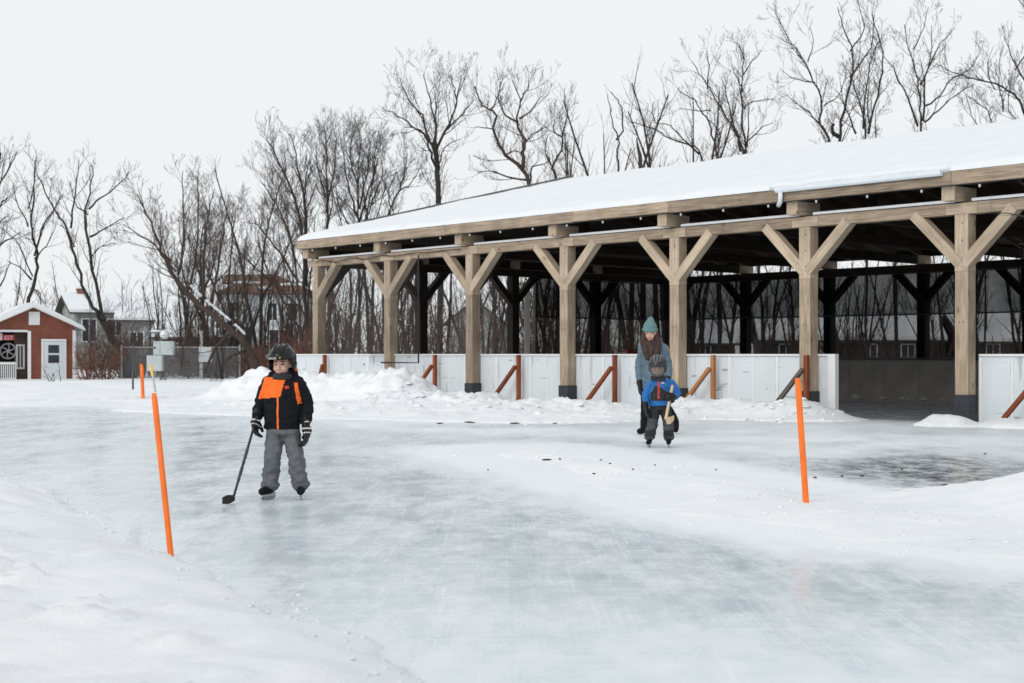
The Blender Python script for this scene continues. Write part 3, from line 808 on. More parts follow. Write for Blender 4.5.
# yellow-topped stake
d = 40.0; p = at(156, 396, d); p.z = ground(p.x, p.y) - .1
ys = thing('snow_stake', 'thin grey stake with a yellow top beyond the trail', 'stake', p, 0)
mb = MB(); mb.tube([(0, 0, 0), (-.09, 0, .55)], .03, 7); mb.build('shaft', mat('grey_stake', (.5, .5, .48), .6), ys)
mb = MB(); mb.tube([(-.09, 0, .55), (-.15, 0, .86)], .042, 7); mb.build('yellow_top', mat('yellow_plastic', (.9, .55, .12), .5), ys)
d = 45.0; p = at(133, 391, d)
mb = MB(); mb.tube([(0, 0, -.2), (0, 0, .6), (.02, 0, 1.45)], [.035, .03, .025], 6)
tag(mb.build('steel_rod', mat('dark_steel', (.06, .06, .065), .6), loc=(p.x, p.y, ground(p.x, p.y))), 'thin dark metal rod standing in the snow left of the grey cabinets', 'rod')

# ------------------------------------------------------------------ trees
BARK = mat('bark', (.035, .029, .026), .9, .45, 9, bump=.5, bscale=20, stretch=(1, 1, .25))
BARKB = mat('brown_bark', (.055, .037, .029), .9, .4, 9, bump=.5, bscale=20, stretch=(1, 1, .25))
TWIG = mat('twig', (.047, .037, .033), .9, .3, 2)
TWIGB = mat('brown_twig', (.068, .046, .037), .9, .3, 2)
RUST = mat('rust_twig', (.15, .068, .042), .9, .4, 1.3)
REEDB = mat('brown_stem', (.085, .060, .048), .9, .4, 1.3)

def smooth_poly(pts, sub=3):
    """Catmull-Rom through the points"""
    P = [2 * pts[0] - pts[1]] + pts + [2 * pts[-1] - pts[-2]]; out = []
    for i in range(1, len(P) - 2):
        for k in range(sub):
            t = k / sub
            a, b, c, d = P[i - 1], P[i], P[i + 1], P[i + 2]
            out.append(.5 * ((2 * b) + (c - a) * t + (2 * a - 5 * b + 4 * c - d) * t * t + (3 * b - a - 3 * c + d) * t ** 3))
    out.append(P[-2]); return out

def twigs(mb, pts, rads, rng, depth, dens, ln, up=.35, start=.25, rmin=.006, spread=(22, 50)):
    """side shoots along a limb, recursively"""
    seg = [0]
    for a, b in zip(pts[:-1], pts[1:]): seg.append(seg[-1] + (b - a).length)
    L = seg[-1]
    if L < .05: return
    n = max(1, int(L * dens + rng.random()))
    for i in range(n):
        t = start + (1 - start) * (i + rng.random()) / n
        s = t * L; k = 0
        while k < len(seg) - 2 and seg[k + 1] < s: k += 1
        f = (s - seg[k]) / max(1e-6, seg[k + 1] - seg[k])
        p = pts[k].lerp(pts[k + 1], min(1, f)); d = (pts[k + 1] - pts[k]).normalized()
        r = rads[k] + (rads[k + 1] - rads[k]) * min(1, f)
        ax = Vector((rng.gauss(0, 1), rng.gauss(0, 1), rng.gauss(0, 1))); ax = (ax - d * ax.dot(d)).normalized()
        an = math.radians(rng.uniform(*spread))
        c = (d * math.cos(an) + ax * math.sin(an)).normalized()
        l = ln * (1.15 - .65 * t) * rng.uniform(.55, 1.25)
        m = 4 if depth > 0 else 3
        q = [p]; rr = min(r * .6, .008 + l * .0115); ra = [rr]
        for j in range(m):
            c = (c + Vector((rng.gauss(0, .11), rng.gauss(0, .11), rng.gauss(0, .09) + up * .26))).normalized()
            q.append(q[-1] + c * (l / m)); ra.append(max(rmin * .7, rr * (1 - .8 * (j + 1) / m)))
        mb.tube(q, ra, 4 if rr > .03 else 3, cap=False)
        if depth > 0: twigs(mb, q, ra, rng, depth - 1, dens * 1.45, ln * .5, up, .2, rmin, spread)

def laid_tree(name, label, limbs, d, seed, group=None, dens=1.5, ln=1.5, depth=2, m=None, mt=None, base=None, up=.5, jit=.9, rmin=.0075, cat='tree', snow=None):
    """a tree whose main limbs are laid out in space; the shoots grow from them"""
    rng = random.Random(seed)
    m = m or BARK; mt = mt or TWIG
    trunk = MB(); crown = MB(); first = None
    px_m = d / F
    for li, (pts, r0, r1) in enumerate(limbs):
        ph = rng.uniform(0, 6); am = rng.uniform(-jit, jit)
        q = []
        for i, (px, py) in enumerate(pts):
            t = i / max(1, len(pts) - 1)
            off = am * t * 1.6 + (.12 * math.sin(ph + i * 1.3) if i else 0)
            v = at(px, py, d); v.y += off; q.append(v)
        if li == 0 or base:
            pass
        if first is None:
            g = ground(q[0].x, q[0].y) - .2
            if q[0].z > g + .3:
                q.insert(0, Vector((q[0].x + (q[0].x - q[1].x) * .25, q[0].y, g)))
            first = q[0].copy()
        elif base and li in base:
            q.insert(0, Vector((first.x + rng.uniform(-.4, .4), first.y + rng.uniform(-.3, .3), first.z)))
        q = smooth_poly(q, 3); k = len(q)
        # small irregularity
        for i in range(1, k - 1): q[i] = q[i] + Vector((rng.gauss(0, .03), rng.gauss(0, .03), rng.gauss(0, .02)))
        ra = [(r0 + (r1 - r0) * (i / (k - 1)) ** .7) * px_m * .74 * rng.uniform(.93, 1.07) for i in range(k)]
        trunk.tube(q, ra, 8, cap=True)
        twigs(crown, q, ra, rng, depth + 1 if d > 30 else depth, dens * 1.1, ln * 1.3, up, .12 if (li or base) else .55, rmin)
    t = thing(name, label, cat, first, 0, group)
    for mb, nm, mm in ((trunk, 'trunk', m), (crown, 'crown', mt)):
        mb.v = [tuple(Vector(v) - first) for v in mb.v]
        mb.build(nm, mm, t, smooth=True)
    return t

def sc(pts, s, ox, oy): return [(ox + x * s, oy + y * s) for x, y in pts]

# --- the trees one can tell apart, west to east
S = .293
laid_tree('bare_tree', 'bare tree at the far left, reaching its twigs over the hut roof', [
    ([(-16, 330), (-15, 260), (-12, 200), (-6, 150)], 6, 1.5), ([(-15, 270), (0, 245), (12, 238), (20, 232)], 2, .5), ([(-13, 225), (0, 205), (9, 198)], 2, .5),
    ([(-13, 210), (-2, 180), (6, 160), (9, 148)], 2, .5), ([(-15, 300), (2, 285), (14, 262)], 2.2, .5), ([(-14, 240), (2, 222), (14, 215)], 1.6, .4)], 70, 1, ln=1.35, dens=1.5)
laid_tree('bare_tree', 'single trunked bare tree rising behind the apex of the red hut', [
    (sc([(95, 620), (100, 560), (115, 490), (118, 420), (96, 340), (95, 250), (90, 160), (88, 90)], S, 0, 130), 3.6, .7),
    (sc([(118, 430), (140, 340), (180, 270), (215, 215)], S, 0, 130), 1.8, .5), (sc([(108, 510), (60, 470), (0, 440)], S, 0, 130), 1.5, .4),
    (sc([(97, 330), (60, 240), (50, 180)], S, 0, 130), 1.1, .4), (sc([(118, 440), (165, 395), (200, 330)], S, 0, 130), 1.2, .4), (sc([(96, 270), (130, 190), (150, 130)], S, 0, 130), 1.1, .4), (sc([(112, 500), (80, 400), (30, 340)], S, 0, 130), 1.1, .4), (sc([(105, 540), (150, 560), (170, 615)], S, 0, 130), 1.2, .5)], 72, 2, ln=1.45, dens=1.4)
laid_tree('bare_tree', 'tall leaning bare tree with twin stems over the grey green bungalow', [
    ([(129, 372), (124, 352), (118, 344), (108, 330), (101, 318)], 6.4, 4.6),
    (sc([(345, 645), (330, 620), (295, 555), (270, 460), (255, 380), (235, 320), (200, 270), (165, 200), (150, 155)], S, 0, 130), 3.2, .6),
    (sc([(350, 650), (345, 610), (325, 480), (308, 370), (300, 280), (310, 240), (330, 180), (335, 130)], S, 0, 130), 3.2, .6),
    (sc([(308, 365), (350, 330), (400, 290)], S, 0, 130), 1.6, .5), (sc([(304, 270), (340, 230), (380, 190), (415, 130)], S, 0, 130), 1.6, .5),
    (sc([(242, 335), (250, 250), (265, 170), (275, 105)], S, 0, 130), 1.6, .5), (sc([(300, 290), (262, 250), (255, 180)], S, 0, 130), 1.2, .4), (sc([(255, 400), (225, 340), (190, 320)], S, 0, 130), 1.0, .4), (sc([(315, 430), (370, 400), (420, 395)], S, 0, 130), 1.0, .4)], 64, 3, ln=1.3, dens=1.5)
S2 = .3367
wl = laid_tree('willow_tree', 'thick leaning willow with snow along its trunk, behind the grey cabinets', [
    (sc([(462, 650), (450, 605), (438, 575), (400, 540), (340, 490), (290, 450), (252, 402), (217, 352), (195, 290), (170, 220), (130, 140)], S2, 100, 150), 7.6, .8),
    (sc([(232, 370), (242, 260), (232, 150), (224, 50)], S2, 100, 150), 2.2, .5), (sc([(305, 455), (310, 320), (328, 190), (345, 120)], S2, 100, 150), 2.4, .5),
    (sc([(265, 415), (285, 300), (288, 180), (290, 80)], S2, 100, 150), 2, .5), (sc([(330, 480), (365, 290), (388, 200), (400, 170)], S2, 100, 150), 2, .5),
    (sc([(210, 330), (150, 270), (95, 230)], S2, 100, 150), 1.6, .5), (sc([(395, 535), (345, 600), (330, 660)], S2, 100, 150), 2.4, 1.6), (sc([(290, 450), (300, 470), (262, 560), (255, 640)], S2, 100, 150), 2, 1.2),
    (sc([(400, 545), (425, 400), (440, 260)], S2, 100, 150), 1.6, .5), (sc([(225, 360), (180, 300), (160, 200)], S2, 100, 150), 1.6, .5), (sc([(440, 585), (405, 610), (360, 640)], S2, 100, 150), 3, 1.5)],
    58, 4, ln=1.35, dens=1.9, m=BARKB, mt=TWIGB)
# snow lying on the willow's leaning trunk
mb = MB(); px_m = 58 / F
pts = [at(*p, 58) for p in sc([(430, 562), (400, 532), (340, 482), (292, 440), (262, 408)], S2, 100, 150)]
pts = smooth_poly(pts, 4)
for i in range(0, len(pts) - 2):
    if i % 6 in (4,): continue
    mb.tube([pts[i] + Vector((.02, -.06, .20)), pts[i + 1] + Vector((.02, -.06, .20))], [.05, .055], 6)
mb.v = [tuple(Vector(v) - wl.location) for v in mb.v]
mb.build('snow', ROOFSNOW, wl, smooth=True)
mb = MB()
laid_tree('bare_tree', 'dark upright tree between the bungalow and the leaning willow', [
    ([(205, 372), (203, 330), (200, 300), (196, 262), (199, 225)], 4.2, .8), ([(202, 320), (192, 290), (184, 250)], 1.8, .5), ([(200, 300), (212, 265), (214, 236)], 1.8, .5), ([(201, 310), (178, 285), (170, 262)], 1.4, .4)], 66, 6, ln=1.6, dens=2.4, m=BARK)
S3 = .2195
laid_tree('bare_tree', 'bare tree with several slanting stems just left of the pavilion roof corner', [
    (sc([(350, 1180), (345, 800), (335, 560), (300, 400), (250, 280), (210, 200), (185, 140)], S3, 230, 110), 3.2, .6),
    (sc([(345, 800), (342, 540), (330, 380), (300, 260), (280, 160), (258, 95)], S3, 230, 110), 2.6, .5),
    (sc([(340, 600), (345, 400), (352, 280), (355, 190)], S3, 230, 110), 1.4, .4), (sc([(300, 400), (240, 340), (170, 240)], S3, 230, 110), 1.3, .4)], 63, 7, ln=1.5, dens=1.9)
laid_tree('bare_tree', 'tall slim bare tree with the highest tip beside the pavilion roof corner', [
    (sc([(446, 1180), (445, 800), (440, 560), (435, 400), (430, 250), (425, 150), (410, 50)], S3, 230, 110), 2.8, .5),
    (sc([(438, 470), (470, 300), (485, 170), (480, 90)], S3, 230, 110), 1.4, .4), (sc([(435, 400), (395, 250), (380, 130)], S3, 230, 110), 1.3, .4), (sc([(440, 540), (480, 400), (440, 280)], S3, 230, 110), 1.2, .4)], 66, 8, ln=1.4, dens=2.0)
laid_tree('bare_tree', 'fan shaped bare tree over the low left end of the pavilion roof', [
    (sc([(590, 1150), (590, 700), (588, 480), (585, 300), (600, 140)], S3, 230, 110), 3, .5), (sc([(588, 520), (620, 380), (650, 250), (640, 150)], S3, 230, 110), 1.7, .4), (sc([(590, 560), (650, 420), (690, 300), (690, 220)], S3, 230, 110), 1.6, .4),
    (sc([(588, 500), (545, 380), (530, 250), (520, 170)], S3, 230, 110), 1.7, .4), (sc([(585, 350), (560, 240), (570, 130)], S3, 230, 110), 1.3, .4), (sc([(590, 450), (620, 280), (630, 130)], S3, 230, 110), 1.3, .4), (sc([(592, 580), (500, 460), (470, 330)], S3, 230, 110), 1.2, .4)], 64, 9, ln=1.5, dens=2.3)
laid_tree('bare_tree', 'small slanting bare tree between the fan shaped tree and the forked tree', [
    (sc([(690, 1100), (700, 700), (720, 490), (770, 370), (800, 280), (812, 200)], S3, 230, 110), 2.2, .5), (sc([(735, 450), (720, 360), (745, 270)], S3, 230, 110), 1.1, .4), (sc([(770, 370), (830, 330), (880, 250)], S3, 230, 110), 1.1, .4)], 66, 10, ln=1.4, dens=2.0)
laid_tree('bare_tree', 'brushy bare tree with stems bending left, above the red roofed house', [
    (sc([(330, 1190), (300, 700), (230, 470), (170, 370), (140, 330)], S3, 230, 110), 2.4, .5), (sc([(310, 780), (200, 620), (110, 520), (60, 500)], S3, 230, 110), 1.8, .4), (sc([(300, 700), (260, 480), (240, 380)], S3, 230, 110), 1.3, .4), (sc([(320, 1000), (180, 760), (120, 600), (110, 480)], S3, 230, 110), 1.6, .4), (sc([(320, 900), (40, 640), (20, 480)], S3, 230, 110), 1.4, .4)], 60, 11, ln=1.5, dens=2.2, m=BARKB, mt=TWIGB)
S4 = .2489
laid_tree('bare_tree', 'tall bare tree with a V shaped crown above the left half of the roof', [
    (sc([(282, 1250), (280, 800), (276, 620), (269, 500), (262, 400), (258, 366)], S4, 370, 50), 4.6, 3.2),
    (sc([(266, 440), (232, 352), (170, 300), (100, 250), (40, 212)], S4, 370, 50), 2.2, .5), (sc([(240, 365), (205, 262), (180, 228), (150, 190), (120, 110)], S4, 370, 50), 1.8, .5),
    (sc([(262, 400), (263, 300), (240, 200), (215, 100)], S4, 370, 50), 2.2, .5), (sc([(266, 400), (320, 300), (348, 220), (370, 110)], S4, 370, 50), 2.3, .5), (sc([(310, 320), (370, 260), (418, 208)], S4, 370, 50), 1.5, .4),
    (sc([(270, 470), (300, 380), (360, 340)], S4, 370, 50), 1.2, .4), (sc([(225, 345), (190, 320), (140, 320)], S4, 370, 50), 1.2, .4), (sc([(345, 230), (340, 150), (310, 80)], S4, 370, 50), 1.2, .4), (sc([(266, 470), (245, 420), (230, 365)], S4, 370, 50), 2.0, 1.2)], 62, 12, ln=1.5, dens=1.7, up=.5)
laid_tree('bare_tree', 'gnarled bare tree with two snaking limbs standing right of the V shaped tree', [
    (sc([(665, 1200), (660, 750), (640, 540), (606, 470), (545, 420), (510, 360), (495, 310), (506, 258), (480, 235), (440, 200), (420, 135)], S4, 370, 50), 4.2, .8),
    (sc([(612, 478), (616, 412), (620, 362), (597, 312), (590, 270), (602, 200), (572, 120)], S4, 370, 50), 3.2, .6), (sc([(618, 380), (650, 328), (720, 290)], S4, 370, 50), 1.5, .4), (sc([(592, 290), (540, 262), (515, 205), (540, 150)], S4, 370, 50), 1.6, .4),
    (sc([(600, 275), (650, 240), (688, 175)], S4, 370, 50), 1.5, .4), (sc([(630, 522), (550, 510), (495, 486), (430, 492)], S4, 370, 50), 1.6, .5), (sc([(642, 535), (652, 470), (700, 455), (720, 430)], S4, 370, 50), 1.5, .4), (sc([(545, 420), (580, 400), (610, 405)], S4, 370, 50), 1.2, .5), (sc([(497, 320), (440, 300), (415, 305)], S4, 370, 50), 1.0, .4), (sc([(603, 210), (630, 150), (640, 90)], S4, 370, 50), 1.2, .4), (sc([(485, 240), (520, 180), (530, 110)], S4, 370, 50), 1.2, .4)],
    60, 13, ln=1.25, dens=1.9, up=.6, m=BARKB)
laid_tree('bare_tree', 'small crooked bare tree above the roof hip, right of the gnarled tree', [
    (sc([(750, 1200), (750, 750), (745, 515), (735, 465), (770, 400), (776, 340), (790, 280), (796, 215)], S4, 370, 50), 2.8, .6), (sc([(728, 462), (705, 420), (712, 350)], S4, 370, 50), 1.3, .4), (sc([(773, 350), (740, 318), (745, 262)], S4, 370, 50), 1.3, .4)], 62, 14, ln=1.1, dens=2.2, up=.6)
S5 = .2148
laid_tree('dead_tree', 'slim dead tree forked like a tuning fork above the ridge end', [
    (sc([(222, 1400), (221, 700), (219, 550), (215, 465), (190, 410), (180, 350), (165, 280)], S5, 570, 40), 1.9, .5), (sc([(216, 465), (240, 420), (246, 310), (225, 270), (195, 225)], S5, 570, 40), 1.4, .6)], 58, 15, ln=.5, dens=1.0, depth=1)
mb = MB(); p = at(643, 372, 58); p.z = ground(p.x, p.y)
mb.tube([(0, 0, -.3), (0, 0, 5), (-.12, 0, 9.2), (-.2, 0, 9.5), (-.26, 0, 9.9)], [.14, .11, .08, .055, .02], 8)
tag(mb.build('dead_snag', BARK, loc=p, smooth=True), 'broken dead trunk without branches poking above the roof ridge', 'tree')
laid_tree('bare_tree', 'bare tree with long limbs bowing to the left low over the ridge', [
    (sc([(690, 1350), (670, 800), (612, 548), (560, 490), (470, 460), (400, 415), (290, 383)], S5, 570, 40), 2.2, .5), (sc([(602, 532), (530, 460), (470, 392), (392, 372)], S5, 570, 40), 1.5, .4), (sc([(394, 378), (385, 320), (390, 290)], S5, 570, 40), .9, .4)], 62, 16, ln=1.0, dens=1.7, up=.6)
laid_tree('bare_tree', 'many stemmed bare tree with dark clumps in its twigs above the ridge', [
    (sc([(700, 1350), (700, 800), (692, 530), (662, 400), (630, 330), (590, 270), (520, 225)], S5, 570, 40), 2.6, .5), (sc([(800, 900), (800, 515), (722, 360), (660, 250), (620, 190), (560, 110)], S5, 570, 40), 2.4, .5),
    (sc([(795, 520), (770, 400), (735, 270), (718, 190)], S5, 570, 40), 1.8, .4), (sc([(690, 500), (700, 430), (650, 370)], S5, 570, 40), 1.6, .5), (sc([(655, 330), (590, 325), (510, 310)], S5, 570, 40), 1.0, .4), (sc([(640, 230), (640, 120), (630, 60)], S5, 570, 40), 1.0, .4)], 60, 17, ln=1.3, dens=1.8, base=(1,))
laid_tree('bare_tree', 'slender upright bare tree reaching higher than the clumpy tree beside it', [
    (sc([(812, 1350), (815, 800), (812, 515), (805, 350), (806, 200), (815, 80), (795, 5)], S5, 570, 40), 2.6, .5), (sc([(812, 320), (850, 280), (960, 262)], S5, 570, 40), 1.2, .4), (sc([(806, 240), (770, 190), (735, 140)], S5, 570, 40), 1.1, .4), (sc([(810, 490), (870, 430), (930, 400)], S5, 570, 40), 1.2, .4), (sc([(808, 160), (850, 100), (880, 60)], S5, 570, 40), 1.0, .4), (sc([(825, 500), (830, 380), (820, 300)], S5, 570, 40), 1.2, .4)], 62, 18, ln=1.2, dens=1.8)
S6 = .2578
laid_tree('bare_tree', 'wide bare tree with two arching main limbs above the middle of the ridge', [
    (sc([(285, 1250), (280, 800), (272, 535), (238, 475), (250, 400), (215, 310), (170, 210), (120, 130), (75, 30)], S6, 760, 0), 3, .5), (sc([(240, 492), (180, 440), (90, 375)], S6, 760, 0), 1.4, .4),
    (sc([(290, 800), (305, 525), (325, 400), (350, 290), (346, 190), (300, 110), (280, 50)], S6, 760, 0), 2.6, .5), (sc([(348, 300), (430, 180), (440, 60)], S6, 760, 0), 1.5, .4), (sc([(215, 320), (130, 300), (80, 260)], S6, 760, 0), 1.0, .3), (sc([(185, 240), (210, 170), (205, 90)], S6, 760, 0), 1.0, .3), (sc([(248, 410), (290, 380), (300, 330)], S6, 760, 0), 1.0, .3), (sc([(349, 200), (390, 120), (360, 20)], S6, 760, 0), 1.2, .4), (sc([(305, 530), (270, 520), (260, 500)], S6, 760, 0), 3.5, 2)], 60, 19, ln=1.3, dens=1.6, base=())
laid_tree('bare_tree', 'bare tree of crowded upright stems just right of the arching limbs', [
    (sc([(410, 1250), (415, 800), (415, 520), (395, 400), (372, 330), (350, 260)], S6, 760, 0), 2.6, .5), (sc([(420, 520), (430, 460), (470, 320), (486, 200), (448, 90), (440, 40)], S6, 760, 0), 2.0, .5), (sc([(400, 500), (400, 360), (420, 220), (440, 160)], S6, 760, 0), 1.5, .4), (sc([(372, 520), (340, 440), (305, 370)], S6, 760, 0), 1.6, .4), (sc([(425, 480), (420, 380), (450, 260)], S6, 760, 0), 1.2, .4), (sc([(450, 540), (455, 440), (480, 380)], S6, 760, 0), 1, .3)], 62, 20, ln=1.1, dens=2.1)
laid_tree('bare_tree', 'broad vase shaped bare tree alone above the right part of the ridge', [
    (sc([(625, 1250), (626, 800), (625, 490), (624, 400), (620, 300), (592, 180), (575, 80)], S6, 760, 0), 2.8, .5), (sc([(612, 490), (580, 370), (546, 270), (512, 190)], S6, 760, 0), 1.8, .4), (sc([(632, 470), (642, 300), (690, 190), (742, 122)], S6, 760, 0), 1.8, .4),
    (sc([(638, 475), (690, 430), (752, 372), (820, 335)], S6, 760, 0), 1.5, .4), (sc([(640, 410), (700, 372), (750, 300), (830, 258), (858, 190)], S6, 760, 0), 1.4, .4), (sc([(622, 330), (655, 230), (650, 110)], S6, 760, 0), 1.4, .4), (sc([(595, 190), (620, 120), (615, 60)], S6, 760, 0), .9, .3)], 61, 21, ln=1.1, dens=1.7)
laid_tree('bare_tree', 'bare tree sending one long limb arching left, at the right edge of the roof', [
    ([(1052, 330), (1048, 200), (1034, 140), (1020, 113), (1012, 100), (997, 91), (976, 84), (953, 78.5), (928, 69)], 3.6, .5), ([(1048, 210), (1046, 120), (1024, 85), (1014, 64), (1002, 38)], 2.6, .5), ([(1046, 150), (1050, 60), (1030, 28), (1010, 0)], 2.2, .5), ([(995, 90), (985, 70), (988, 50)], .9, .3), ([(1030, 130), (1003, 113), (1003, 78)], 1.0, .4), ([(1015, 70), (1035, 40), (1030, 10)], 1.0, .4)], 58, 22, ln=1.2, dens=1.8)
laid_tree('bare_tree', 'low bare tree with steep stems just left of the right picture edge', [
    ([(985, 330), (988, 200), (996, 118), (985, 100), (976, 92)], 1.8, .4), ([(1003, 112), (1003, 80), (1006, 62)], 1.0, .4), ([(992, 150), (970, 116), (962, 96)], 1.0, .4)], 70, 23, ln=1.3, dens=2.0)

# slender trees of the thicket: three kinds, copied
def sapling(seed, H, stems, spread, m, mt, label, group, dens=2.0, ln=1.2, r=.055):
    rng = random.Random(seed); trunk = MB(); crown = MB()
    for s in range(stems):
        a = rng.uniform(0, 2 * PI); c = Vector((math.cos(a) * spread * rng.uniform(.3, 1), math.sin(a) * spread * rng.uniform(.3, 1), 1)).normalized()
        h = H * rng.uniform(.65, 1); q = [Vector((rng.uniform(-.12, .12) * (s > 0), rng.uniform(-.12, .12) * (s > 0), -.2))]; n = 8
        for i in range(n):
            c = (c + Vector((rng.gauss(0, .09), rng.gauss(0, .09), .06))).normalized(); q.append(q[-1] + c * (h / n))
        ra = [r * (1 - .85 * i / n) * rng.uniform(.9, 1.1) + .008 for i in range(n + 1)]
        trunk.tube(q, ra, 5, cap=False); twigs(crown, q, ra, rng, 1, dens, ln, .5, .22, .008)
    t = thing('thicket_tree', label, 'tree', (0, 0, 0), 0, group)
    trunk.build('trunk', m, t, smooth=True); crown.build('crown', mt, t, smooth=True)
    return t
GL = {'a': ('slender dark bare tree among many in the thicket behind the hut and pavilion', 'slender bare trees of the thicket'),
      'b': ('thin brownish multi stemmed bare tree among many in the thicket', 'brownish multi stemmed thicket trees'),
      'c': ('tall faint bare tree of the far tree line', 'tall faint trees of the far tree line')}
protos = {'a': [sapling(31, 9, 2, .16, BARK, TWIG, *GL['a'], r=.075), sapling(32, 8, 1, .1, BARK, TWIG, *GL['a'], r=.085), sapling(33, 9.5, 3, .2, BARK, TWIG, *GL['a'], r=.07)],
          'b': [sapling(34, 7, 5, .3, BARKB, TWIGB, *GL['b'], r=.045), sapling(35, 6, 6, .4, BARKB, TWIGB, *GL['b'], r=.04), sapling(36, 7.5, 4, .25, BARKB, TWIGB, *GL['b'], r=.05)],
          'c': [sapling(37, 14, 2, .18, BARK, TWIG, *GL['c'], dens=1.6, ln=2.2, r=.13), sapling(38, 13, 3, .22, BARK, TWIG, *GL['c'], dens=1.5, ln=2.2, r=.12)]}
used = set()
def put(kind, px, d, hs, rng):
    k = rng.randrange(len(protos[kind])); src = protos[kind][k]
    p = at(px, HZ, d); p.z = ground(p.x, p.y)
    rz = rng.uniform(0, 6.28); s = (hs * rng.uniform(.8, 1.1),) * 2 + (hs,)
    if (kind, k) not in used:
        used.add((kind, k)); src.location = p; src.rotation_euler = (0, 0, rz); src.scale = s
    else: copy_tree(src, p, rz, s)
rng = random.Random(5)
for i in range(30): put('a', rng.uniform(155, 330), rng.uniform(62, 76), rng.uniform(.55, .95), rng)
for i in range(20): put('b', rng.uniform(150, 320), rng.uniform(64, 74), rng.uniform(.5, .85), rng)
for i in range(15): put('a', rng.uniform(325, 545), rng.uniform(58, 72), rng.uniform(.75, 1.05), rng)
for i in range(16): put('b', rng.uniform(320, 545), rng.uniform(54, 66), rng.uniform(.6, .95), rng)
for i in range(34): put('a', rng.uniform(545, 1060), rng.uniform(56, 74), rng.uniform(.7, 1.05), rng)
for i in range(10): put('b', rng.uniform(560, 1060), rng.uniform(54, 66), rng.uniform(.6, .9), rng)
for px in (240, 262, 318, 350, 372, 392, 408, 470, 500, 560, 582, 604, 628, 655, 668, 690, 770, 800, 900, 960, 980): put('c', px + rng.uniform(-6, 6), rng.uniform(72, 84), rng.uniform(1.1, 1.3) if 545 < px < 700 else rng.uniform(.78, .95), rng)
for px in (20, 62, 150, 162): put('a', px, 76, .8, rng)

# far woods: fine brush along the skyline, one mass
rng = random.Random(8); mb = MB()
for i in range(620):
    x = rng.uniform(-75, 95); y = rng.uniform(88, 125)
    px = 512 + x / y * F
    h = rng.uniform(4, 9) * (1.0 if px > 180 else .75)
    q = [Vector((x, y, -.2))]; c = Vector((rng.gauss(0, .12), rng.gauss(0, .12), 1)).normalized()
    for k in range(4):
        c = (c + Vector((rng.gauss(0, .1), rng.gauss(0, .1), .05))).normalized(); q.append(q[-1] + c * h / 4)
    ra = [.07, .055, .04, .025, .012]; mb.tube(q, ra, 3, cap=False)
    twigs(mb, q, ra, rng, 1, 1.6, 1.6, .5, .15, .014)
o = mb.build('far_woods', TWIG); o['kind'] = 'stuff'

# undergrowth of the thicket: stems and brambles, one mass
def brush(name, n, area, hr, m, seed, arch=.25, tw=1, dens=2.2, rr=.016):
    rng = random.Random(seed); mb = MB()
    for i in range(n):
        px = rng.uniform(area[0], area[1]); d = rng.uniform(area[2], area[3]); p = at(px, HZ, d); p.z = -.05
        lx, ly = to_local(np.array([p.x]), np.array([p.y]))
        if X0 - .6 < lx[0] < X1 and -1 < ly[0] < W + .8: continue
        h = rng.uniform(*hr); c = Vector((rng.gauss(0, arch), rng.gauss(0, arch), 1)).normalized(); q = [p]
        for k in range(4):
            c = (c + Vector((rng.gauss(0, arch * .6), rng.gauss(0, arch * .6), -.02))).normalized(); q.append(q[-1] + c * h / 4)
        ra = [rr * 1.5, rr * 1.2, rr, rr * .8, rr * .5]; mb.tube(q, ra, 3, cap=False)
        if tw: twigs(mb, q, ra, rng, 0 if tw < 2 else 1, dens, h * .35, .15, .15, .007, (30, 75))
    return mb
mb = brush('undergrowth', 520, (120, 312, 64, 78), (.7, 2.4), REEDB, 41, tw=2)
mb2 = brush('undergrowth', 420, (300, 640, 53, 72), (1.0, 4.0), REEDB, 42, tw=2)
mb3 = brush('undergrowth', 220, (640, 1080, 53, 72), (.8, 2.6), REEDB, 43, tw=2); mb.add(mb3.v, mb3.f)
mb.add(mb2.v, mb2.f)
o = mb.build('undergrowth', REEDB); o['kind'] = 'stuff'
# rust coloured shrubs beside the hut, each a shrub of its own
def shrub(label, px, d, n, h, m, seed, spread=.8):
    rng = random.Random(seed); p = at(px, HZ, d); p.z = ground(p.x, p.y); mb = MB()
    for i in range(n):
        a = rng.uniform(0, 6.28); r = rng.uniform(0, .35)
        c = Vector((math.cos(a) * spread * rng.random(), math.sin(a) * spread * rng.random(), 1)).normalized(); q = [Vector((math.cos(a) * r, math.sin(a) * r, -.1))]
        hh = h * rng.uniform(.6, 1.1)
        for k in range(4):
            c = (c + Vector((rng.gauss(0, .15), rng.gauss(0, .15), -.03))).normalized(); q.append(q[-1] + c * hh / 4)
        ra = [.02, .017, .014, .01, .006]; mb.tube(q, ra, 3, cap=False); twigs(mb, q, ra, rng, 1, 3.2, h * .33, .2, .15, .008, (25, 70))
    return tag(mb.build('shrub', m, loc=p), label, 'shrub')
shrub('rust orange shrub close to the right wall of the red hut', 88, 61, 22, 1.8, RUST, 51)
shrub('rust orange shrub in front of the leaning twin stemmed tree', 107, 61.5, 24, 1.8, RUST, 52)
shrub('tall dull brown shrub behind the rust orange ones', 98, 66, 26, 2.8, REEDB, 53)
shrub('brown shrub with snow flecks left of the grey cabinets', 128, 64, 34, 3.0, REEDB, 54)
shrub('reddish shrub in front of the red roofed house, left of the pavilion corner', 262, 60, 24, 1.9, mat('red_twig', (.15, .06, .04), .9, .4, 1.3), 55)
shrub('reddish shrub between the pavilion corner and the boy in the helmet', 300, 60, 26, 2.6, MATS['red_twig'], 56, .6)
shrub('small grey bare shrub poking out of the snow before the hut door', 55, 55, 5, .75, TWIG, 57, .5)
